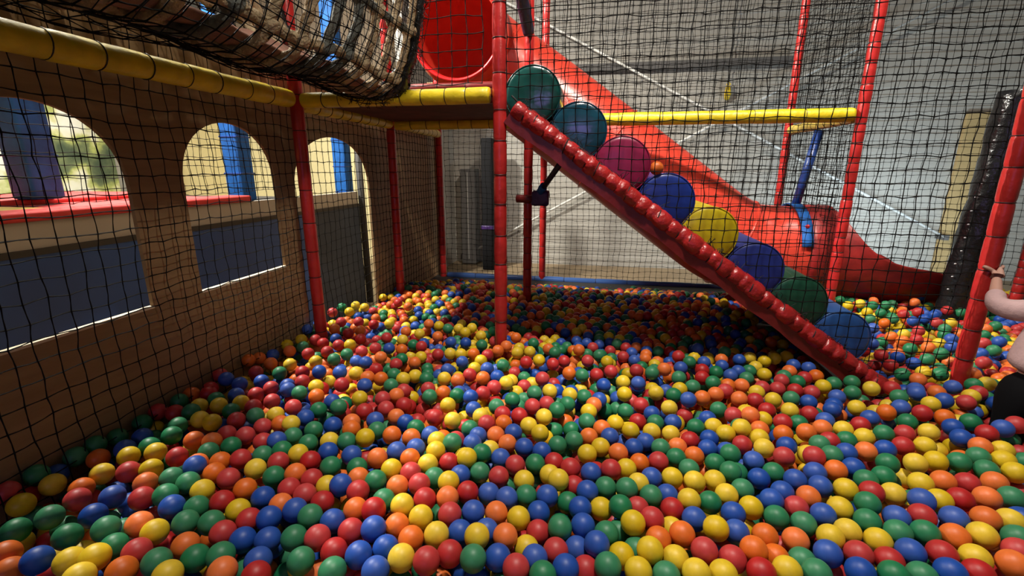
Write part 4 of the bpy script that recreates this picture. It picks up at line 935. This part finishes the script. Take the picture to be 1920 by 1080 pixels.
113326954301,102739923941,402422754664,322738614102,72748412680,101215624336,153138664222,82508374295,234419914277,426747724471,175438904100,515827934132,20017014318,115221214251,
434926494291,542236024321,464244554422,519440824383,239207094273,288641254284,366218514464,160409983839,396128623881,198123184222,82519623889,384428283913,296526104320,555947794052,
449142544650,308724213779,257926794173,561735054183,147640104333,191435044233,270312874205,303729843690,385623364285,267325744073,233219043695,280232674121,135341214154,101337614380,
112741404223,134619464174,147846952983,272246692864,562249004341,497634024451,308318734325,86616414436,70433304453,167438504351,517537164431,445822604351,68141483964,516646153941,
44613954367,87247102953,163323174402,247613894150,355221134438,40526364360,244641883762,85440874234,327611114420,298239164013,249824284181,502431714243,128709214269,116532454183,
411831304283,316441163690,387625494488,327515204375,378516754404,287920073736,243743263490,439529683922,306815484276,560429304264,136839564472,358819784319,150013814323,104027823770,
190834174284,43818633657,232520584335,489936704582,485938964711,366742514062,117410174367,100530784352,191213023677,261922334404,273238404330,471645474253,198036324253,516844404341,
25745313253,492547504301,37043823461,391740684520,315218914179,176337114163,192217474436,263318183877,71046293150,310232473654,20036674112,386230904364,400342494390,212210014090,
378548373723,51144753293,487046104211,418627514390,81339304491,458130044451,383639324733,396041954481,278714183859,438338184772,553442634503,69810794386,71321114354,434847784352,
448339194711,265019354384,435538804880,381915084382,122413504037,110009804287,218237594321,124122984213,142215124392,384949004394,173849002471,386944634233,406133774331,265016873847,
68237914304,160814253709,403745774314,190245903101,470125644323,288221984139,449035714530,402527474541,456532063943,180629514372,342622644358,73320364404,34933844244,425917744194,
274911714111,189717683817,234713014288,273835864152,524733154364,50933714212,57532774354,54309564416,157939284241,148615914322,379713184322,112228394240,380334804230,235625524394,
239739584190,166240514211,191031214501,231727904404,39526933974,441133834504,45518284237,553743484474,377034134263,92816714505,127807994173,85412544029,547035344214,251029204350,
459248204234,145730324181,111146662894,319326394323,258939934084,64813954265,84816713859,255514723658,377529574374,22731694393,61729484120,354333033850,84629533772,27312003685,
400836474603,483542604472,445331184414,478245234233,221533604291,264228994301,388838064531,117835774343,415624774393,111234584284,478031874283,388026324384,300249002490,178115434327,
548447124280,87223224161,318520194315,216725584540,86306824322,146536813904,569942324251,356937633983,309210534421,66219904333,431132254524,436941194600,434225744340,247820443918,
43538734320,544345724403,223445923070,181335304350,386323853817,50814854247,86129834382,191548402514,50707793697,351118124466,248812793666,401514904180,54113544484,455720884230,
358249003001,39818674216,105824014220,231123424510,111435554123,518536474433,219347962642,332614244401,263629684454,191838194240,163346792930,190242293762,527345784382,509027904251,
279511004320,447532504481,133428994220,142332384301,531933144332,213217204257,396522384283,571834194152,100616354436,342445693292,37509843759,437744034441,461332553853,403128483850,
263920504439,132410854446,268215654175,305114024517,537245364481,225127364464,158722654380,103835724261,511441754411,120520764246,139811634039,231333824414,239026733844,378641964013,
463038485252,287026704304,69049002552,433044983870,310216704298,265642163964,124321344240,146114544354,316013893945,422422414464,126119484274,253414073816,386538694711,180630834471,
124248962500,162936574391,332023823786,208134774563,212020854327,61433624313,55527124282,39827384514,404430884310,48410333796,247028634364,319123293785,161327954240,485634984393,
269117124355,96538854250,204527024022,20034093711,497442634440,256337814012,288113044356,26023223821,458845034423,304214734523,152517914253,233234654363,386414484343,126316934425,
477330214351,67408794299,148231934292,64408103857,167247682753,257429944221,397618254230,226340744114,20035654303,208016284328,80247102954,346340653761,366746133692,183624674263,
155238014393,296314673948,153112024166,464025974350,152647752840,264339544291,46908884165,360334333800,32122183782,331023133835,414837664733,86344353794,44043873433,191041624042,
263518873898,132047482732,289236134304,121034083760,208323864424,354325454164,240917324110,340843233703,168311664313,64128654230,315231993612,379626674444,368223084248,131348942550,
176216554075,72126114131,50626614440,250034744430,329920513836,74043963451,351446832864,390834084384,223829564412,203112644176,475847184181,339515384330,389441334461,221428904431,
361821344386,281921123728,71118823849,82913193947,251227214233,135820614207,155313364290,351616064343,308630323613,243940404084,164035504332,78943513662,376142624094,548334384202,
146424304210,57209353818,169722964222,57407854245,72912353758,540328474152,72340224250,409347974421,273417664455,436043084451,45021874383,151730674304,451427394312,114639783982,
43317933655,425228813772,262637714273,458436444583,267813524295,260231774410,91732724244,82628964251,226124404491,180217944487,31126304534,500749004461,146709714368,34530194352,
120227713751,279929664150,37642183720,289738063853,94847612704,492825884423,159332914404,45730083754,357438493950,448921124304,118506164201,155610443989,405040794541,460043724454,
101647402773,402337304634,31516014285,196534574334,355836953873,170434144161,214427034004,480634144351,472732984284,170548372643,295618694361,435824394381,366625794201,219627854442,
174010783658,373325443975,485921054251,409437224731,285624514084,559743144533,40319364227,300425524200,70823084304,96214583936,542230704370,32645353072,354024574177,272430754420,
203347912574,104341234150,104246772904,143416474326,110517714485,166339144104,442729834524,370134124282,148008584320,322923284379,469028484452,171037574201,243516863679,422420974422,
239332214314,185609714171,145847602821,145621484402,276712883777,261817174377,391829993834,518726574140,97035624140,250938534232,252524813803,98736974254,169035994363,115324034302,
248232964223,542040404481,39125633972,174522444284,431032863923,74115944172,300738084523,253026354361,459043204902,494438174253,235023403933,321915934308,495448304161,561545014311,
102039274170,451131874433,29146612923,128746412992,535430584360,112537854391,360436694341,181639804230,537929904223,242521404384,453025854352,312526244313,132924384342,86908934287,
185442803830,462728184482,384036934061,431318194301,132137654520,269330463863,513735584410,246037684153,243630204301,269209184224,306726674312,578246724300,147032964351,34326343920,
32518114085,328847802834,504442574390,52446872862,260913064077,363126903712,80232374303,303735834413,504426164114,357945253793,520345814444,448034024330,477547894284,40212993779,
397820394252,583736394400,37411954238,73536314323,31910253699,394238474700,312422993749,202349002501,417218144050,99729524260,301819004300,326745553314,156448362711,187523134191,
246319044317,213646192901,355639774250,421326764394,365432183820,181936694171,381846684223,280920433695,231738284250,57744983302,34021114302,478732584273,571038104464,52748042880,
348633443870,178443433472,389039764703,197435404253,460446824181,322640793774,445534604631,20045863093,291632593662,265346683010,370138394354,369322404347,158830744254,304427934283,
433646514421,422520254382,228549002554,235014334155,437318584361,234039994171,165713984118,190732984282,56911114328,521228364161,181130023904,153540954194,152521254332,486133204291,
39142923610,127609753849,235549002604,411227754363,453043794440,289344203380,336519984405,476141174684,132536684253,134848352684,245118354253,375032463813,187947822664,364438523971,
257842383794,431030864441,415728284310,141919374157,378240554644,140108504370,579242454233,100519424329,357931243843,205736564223,421236384111,369339004011,290334753690,212935094161,
549139594472,67707804387,265522243805,531842224521,138548932571,258415174146,219531734300,169526834273,136511033916,139024724303,400117024172,162924314224,93814964477,390816264283,
289037273792,501640064573,481544424332,185434694254,287327404270,178020324322,20025774601,201038803740,67217534037,314211544431,311734193774,122638054322,239534503861,74119443895,
251142183660,313713574529,192814454293,322049002564,265712733696,426217014133,152749002570,270827754322,129234914342,218425213974,569936444362,355339153933,415720324222,269711244202,
115030344211,471237584091,275432244403,78909244325,224535004302,436537524622,436920004422,241709594271,127620684246,378537034484,32346002833,479033274291,250515694137,290612563917,
80016364225,329048992560,444439784683,468846234320,258414484247,153314424203,409036294681,262414833687,380639434114,208134194174,333914924341,106742544140,272115094346,258141703923,
228335934484,285847532634,42122564381,74014524292,298314314519,562038974562,118928854203,52035104324,222043043432,313921243676,73215234303,51314164356,533831364360,91913474326,
141324194684,500140744554,553129544222,292739094421,395627604540,463738524151,164937234321,356930553834,378838654670,148519244328,177030194444,479138354691,62047842861,174632984473,
415129184301,116326324271,406435204533,376218064351,129045413022,327313784441,145742173894,390022134233,187928794204,348516413805,325517554379,168328034293,441432844384,115912634519,
336918713887,467034104304,186612924228,89630593980,232910134291,547545104411,105236414274,355129043712,175009044354,395317594220,365816884343,376138894070,36010464215,153123064321,
104708094234,36848422671,292313594332,84131093842,139618903697,200209724194,122009384198,79640294192,251818614233,178909624356,136116194379,80925014224,270308504320,108419104382,
520147484444,412032594353,386118964192,251940044034,321318214299,318222603799,32243313511,183418634335,410934624570,356527133691,111636184412,463321174251,273631464424,232139334282,
317917153989,388534734424,110033924090,67925484221,41409304226,256634984391,395248344372,318043603664,173217974415,394919724222,236719124288,487121744282,565742884293,367947393450,
144825694311,127533143913,254310634281,239214994125,503239384591,231547142864,150234734434,501230324184,165215974131,48147392684,125234104312,226230214404,190215824376,350919023896,
183120864447,170710484189,326214524445,325448402701,272429674422,314347832760,128737954000,99127333704,464229614462,373545184270,285032323742,405130134344,469829194434,454233724423,
117746462972,446125354334,270135284270,538836634340,483223164193,134220143717,36609113755,502537984710,486349004341,100317864205,93122864100,182542093931,108321334252,177414764170,
238931013861,152109843945,426534864003,54017424157,517527264130,68530594183,105216123969,22327534613,307633623723,204325704491,508747974460,455429384364,531543534570,240618833789,
38739594211,278935414313,83432994313,472737944712,211024233892,312636823971,532134524294,84322634384,37413334325,456744374374,241729693802,290431883713,476529454371,166443733620,
141815804479,158912624316,112446003052,92524264123,109609423699,506245734383,226326933922,291114614498,290524004176,97645883161,128643733592,55522183954,402148354414,158135934314,
354129723832,353015384263,417936034624,218043603494,211820184116,257935954310,269533073901,165210483767,300233463692,335847792834,418815684134,242325774312,212510704117,40545962903,
271120764363,133516854389,573542994171,67533934463,488540534662,132238984521,388322294889,341314554212,70420123821,244249002572,100123614142,113348402510,22517353759,461033764311,
368323503686,79806304260,359418374456,524442924342,76845813353,397723714567,298931764211,313846642994,60913713727,307147852733,349427073682,312715844277,421934223934,314131403964,
249917334248,534426884140,420334554521,483827094360,587634244312,144127894172,460938844701,510132664360,249221263928,219246602843,508548834442,386446014184,146128564214,70139494283,
544746534340,507228523984,274613414176,21535443660,429927854360,277519054406,20034773694,298033974111,320439253994,49034464363,256223674324,254934244460,143839524443,347421263929,
152444963402,234843693371,534442914474,260144503463,32714894009,172330704352,186033674220,297427774242,381117404363,52243383532,195427484502,326329013582,531545514874,303527403840,
20011663659,97522334244,364747882874,466339284731,380428134460,65032914220,568638994324,488042054453,94743403782,331843983652,321731733672,515742394291,502541914461,216731094331,
59218754197,305938024060,446129054443,186346493022,457719244241,156607564414,97910443927,476327804281,189027804472,161819504457,381242864503,531639784433,536944664570,58832074363,
441420714420,197742703732,290821084255,480828324383,287418683839,117639153932,56834604404,550535954232,496437024610,333513624722,175133644241,212236314334,32327614432,421431263833,
299310154243,470138264141,275948312521,426739974604,487238254691,306335513850,115529514222,159926934242,400619064163,113413374536,293137594262,427449004531,129112884515,303521874149,
75807514334,380835674373,328027623603,133725204212,298120384259,69042253890,260319523889,102014973979,336249002542,203135014141,143422134454,380533693840,56447442911,26217804138,
368929223882,134414994478,64146293064,156334364430,236830544344,54409993867,119442303971,391949004373,185015374312,346022623758,218115464214,265726944293,298640224154,459848674744,
549130784372,226610684191,170616964046,167118974426,405028134433,173526254261,202021524326,104205654233,147617024325,513533274411,441236004492,354034444081,537447834300,423635174562,
197911464200,468146914171,359915474321,101511313809,93648362550,400824304366,368233414210,200247372882,407627014410,364944753372,48140784010,471344414404,288846612841,490231804244,
155627494224,276325953841,280424303673,122041024314,364835963822,101218544366,334817614255,564747704153,220019674237,371231793834,39828734403,32022883822,76132894501,403523394340,
37922563821,86317944326,128138424544,190445103263,548731694300,311843923292,339620964366,250043563512,353828363762,547027824262,20015993819,351610514324,558833264193,279128984284,
537238914314,68629174193,276139034392,76830994341,138219234727,283144493491,357427924160,109217323929,351525793633,377528423890,280017584258,302723923948,60846913073,30613464296,
151735624313,95817334339,177234754271,38338284360,431231564471,192131904554,106024714203,418744444293,580332194100,364419274265,164841294030,396223034510,225620664266,466731894443,
275736474554,217617744218,92227363751,20021493743,123436174433,299722283735,94446432872,571147543772,141326294372,285828724261,67319503777,92924954124,219610714183,367230593932,
79118963878,239420524305,386732194324,25912753705,149022534512,86523914250,256522774426,61949002602,197339564311,557040464470,435021024443,377119354634,406916164201,358043473751,
39937514340,234231744402,316444563252,107912804425,492136014584,495430704203,230832314203,489530334283,41531344291,186908534281,363635283793,226328414422,264328453830,116634054301,
322740123961,87221274331,75535883820,26624394353,374848983871,140413754472,195829124494,107638334283,252644313463,455520154303,342911014332,301911084373,282828094253,437948404444,
396739174140,79438624190,36223614434,127824864353,44319323652,102009944196,361124774215,170245793214,296024123773,67119104345,214533624262,483731474244,316625614340,73527764302,
358532994411,443043574463,338416074339,256830754270,551746494303,437932134441,387419654224,508439884532,503637304580,20030314533,347912534272,95211103996,257816983806,165335083790,
279527454194,292331534282,319922194339,254625483772,371246863952,480445904321,77746483150,321332513693,172846443064,76227503720,52821714414,215735744174,60641823892,117547872690,
345120284448,322930363610,481635984051,352527693720,448448964341,513830894261,110243573750,154422104374,317135983933,362034804284,32120103711,226734033793,66410064345,496427584340,
49932784263,476821624243,310547252862,336816784339,345241774081,32617394157,48523324332,407724174374,309144823311,466633344324,352123794306,362723474102,142535424454,384034204222,
205524643884,272133574322,473138994762,205330683862,295411324314,64515743668,185317504316,53836634270,91014254258,173738234262,277830304400,132108604280,545638604412,442224694342,
145813034238,170707124423,537846604381,211038724232,496632094203,379227753894,562832124292,487328574314,541027394121,53328364332,291916293917,499038574591,260114193645,191815144326,
219112834241,223822944410,20022873773,251441493780,202519833679,209345663060,371736233861,457440244724,180816064259,88522084271,349738753912,93225654113,410518564202,476340464734,
410841184520,422721714472,152036334292,480926454314,483330644271,255416124357,28034413683,228623113934,373839554074,427923694491,194221544248,266835904260,171241004131,390018174271,
102934184312,74640974081,297923463777,346419563898,238622824017,504735924450,196244533403,329040204283,302526733753,370335553780,282832034344,111415634519,50118933687,177648362582,
156637294383,141534034381,282648472581,31438274273,58910583877,20018013789,99524324082,353332343850,44442483713,144211744576,526324434073,160730074213,20013133656,538539804454,
437327974403,63131803811,379222653725,295312714416,192523614222,113840584280,404133104310,197546082924,231329394330,112221914241,463340614804,323717833767,29908863625,434921724453,
354142903862,353122093739,186816414224,481437124652,251947842853,317827044103,358819263845,369931194161,361548483313,212825633960,36725214471,24126334493,376231203861,263718475319,
357617694414,177710504176,41510403789,176911934159,206943643514,252832704664,38945063164,175228104373,20022183754,66724634341,277043253800,363743073791,82707644354,76531784392,
86119023899,30541793941,149223694413,378725863821,388734113724,187736314163,213409284122,419646164100,492721234300,343821644397,263332464451,439139264513,62208863839,199825053862,
252932044444,501831014204,62527474221,181916904288,460233054333,142048162652,475428764403,285736053703,104222144234,332339584304,364212244190,452148374331,243530914380,483923924244,
85335204353,88427993693,329238533872,412139704702,165144473502,309338624010,22429574531,328944573390,271628974392,391423744264,302614363956,464921854254,55122664453,540233014314,
128928334231,286808484230,308816213829,474324324210,439236694511,358931923850,257632754164,389335283984,369426643791,226417444081,121143773653,214248432671,201532314344,434633564544,
176431424402,90429913831,281116963958,219021983755,450841114733,39034964320,482437764371,187949002352,28415314358,50309423869,379218884173,169334944354,264930794283,154911054348,
45641704243,45637914322,561143804374,35026874501,465430304441,25238774261,486641374534,36438954344,320613624397,104148002524,249024964391,236029884153,390812934334,30910964036,
345447173000,137445473112,413033984422,190739334243,261623234308,52810913798,195419773756,71713864259,99925014064,536133804444,529844244541,401138224820,213726323992,54119374240,
218542113642,301828564124,106225404242,110225974304,288929354302,235646022942,411445834313,508538264432,64621284352,333638604403,375446343743,49424194333,226141503891,44409763788,
261130344664,145018554246]
B_ = np.array(BALLS, dtype=np.int64); n = len(B_)       # each number: x(4) y(4) z(3) in mm, then colour and size class
cb = B_ % 10; P = np.stack([B_//100000000-2000, B_//10000 % 10000, B_//10 % 1000], 1)*.001
colr = cb % 5; hi = cb >= 5
BR = .035
def ico(sub):
    bm = bmesh.new(); bmesh.ops.create_icosphere(bm, subdivisions=sub, radius=BR)
    v = np.array([x.co[:] for x in bm.verts]); f = np.array([[a.index for a in y.verts] for y in bm.faces]); bm.free(); return v, f
proto = []
for c in range(5):
    bm = bmesh.new(); bmesh.ops.create_icosphere(bm, subdivisions=4, radius=BR)
    for v in bm.verts:      # moulding seam round the middle
        v.co *= 1+.006*math.exp(-(v.co.z/.0016)**2)
    me = bpy.data.meshes.new('pit_ball'); bm.to_mesh(me); bm.free(); me.materials.append(ball_mat('ball_'+BALLN[c], BALLC[c]))
    for p in me.polygons: p.use_smooth = True
    proto.append(me)
NI = 300
cf = camo.rotation_euler.to_matrix(); rgb = random.Random(77)
zones = {}
for i in range(NI):
    v = cf.transposed() @ (Vector(P[i])-Vector((0, 0, 1.5)))
    px, py = 960+870*v.x/-v.z, 540-870*v.y/-v.z
    zx = 0 if px < 320 else 1 if px < 640 else 2 if px < 960 else 3 if px < 1280 else 4 if px < 1600 else 5
    zy = 0 if py < 900 else 1
    where = ['left corner by the netted wall', 'left part of the pit', 'just left of centre', 'just right of centre', 'right part of the pit', 'far right of the pit'][zx]
    row = ['behind the front rows', 'in the front rows'][zy]
    c = BALLN[colr[i]]
    o = bpy.data.objects.new('pit_ball', proto[colr[i]]); o.location = P[i]
    o.rotation_euler = (rgb.uniform(0, 6), rgb.uniform(0, 6), rgb.uniform(0, 6)); COL.objects.link(o)
    o['label'] = '%s plastic pit ball %s, %s' % (c, row, where)
    o['category'] = 'ball'; o['group'] = '%s pit balls, %s, %s' % (c, row, where)
# one more ball has stopped on the rollers
o = bpy.data.objects.new('pit_ball', proto[4]); o.location = (.276, 2.585, 1.503); COL.objects.link(o)
tag(o, 'orange pit ball resting on the ramp between the magenta and the blue roller', 'ball')
# the countless rest
rr_ = np.random.default_rng(3)
vs, fs, tc_ = [], [], []; base = 0
for lod, sel in ((3, np.where(hi[NI:])[0]+NI), (2, np.where(~hi[NI:])[0]+NI)):
    v, f = ico(lod); k = len(sel)
    # every ball turned by a random angle so facets never line up
    ang_ = rr_.uniform(0, 2*PI, k); ca, sa = np.cos(ang_), np.sin(ang_)
    vv = np.empty((k, len(v), 3)); vv[..., 0] = ca[:, None]*v[:, 0]-sa[:, None]*v[:, 1]; vv[..., 1] = sa[:, None]*v[:, 0]+ca[:, None]*v[:, 1]; vv[..., 2] = v[:, 2]
    vv += P[sel][:, None]
    vs.append(vv.reshape(-1, 3)); fs.append((f[None]+(np.arange(k)*len(v))[:, None, None]+base).reshape(-1, 3)); base += k*len(v)
    c0 = np.array(BALLC)[colr[sel]]; a_ = rr_.uniform(0, 1, (k, 1)); c0 = (.80*c0)*(1-a_)+(.90*c0+.03)*a_
    tc_.append(np.repeat(np.concatenate([c0, np.ones((k, 1))], 1), len(v), 0))
vs = np.concatenate(vs); fs = np.concatenate(fs); tc_ = np.concatenate(tc_)
me = bpy.data.meshes.new('ball_pile'); me.vertices.add(len(vs)); me.loops.add(fs.size); me.polygons.add(len(fs))
me.vertices.foreach_set('co', vs.astype(np.float32).ravel()); me.loops.foreach_set('vertex_index', fs.astype(np.int32).ravel())
me.polygons.foreach_set('loop_start', np.arange(0, fs.size, 3, dtype=np.int32)); me.polygons.foreach_set('use_smooth', np.ones(len(fs), bool))
me.update(calc_edges=True)
at = me.attributes.new('tint', 'FLOAT_COLOR', 'POINT'); at.data.foreach_set('color', tc_.astype(np.float32).ravel())
me.materials.append(ball_mat('ball_mixed'))
o = bpy.data.objects.new('ball_pile', me); COL.objects.link(o)
tag(o, 'thousands of red, orange, yellow, green and blue plastic balls filling the pit', 'balls', None, 'stuff')
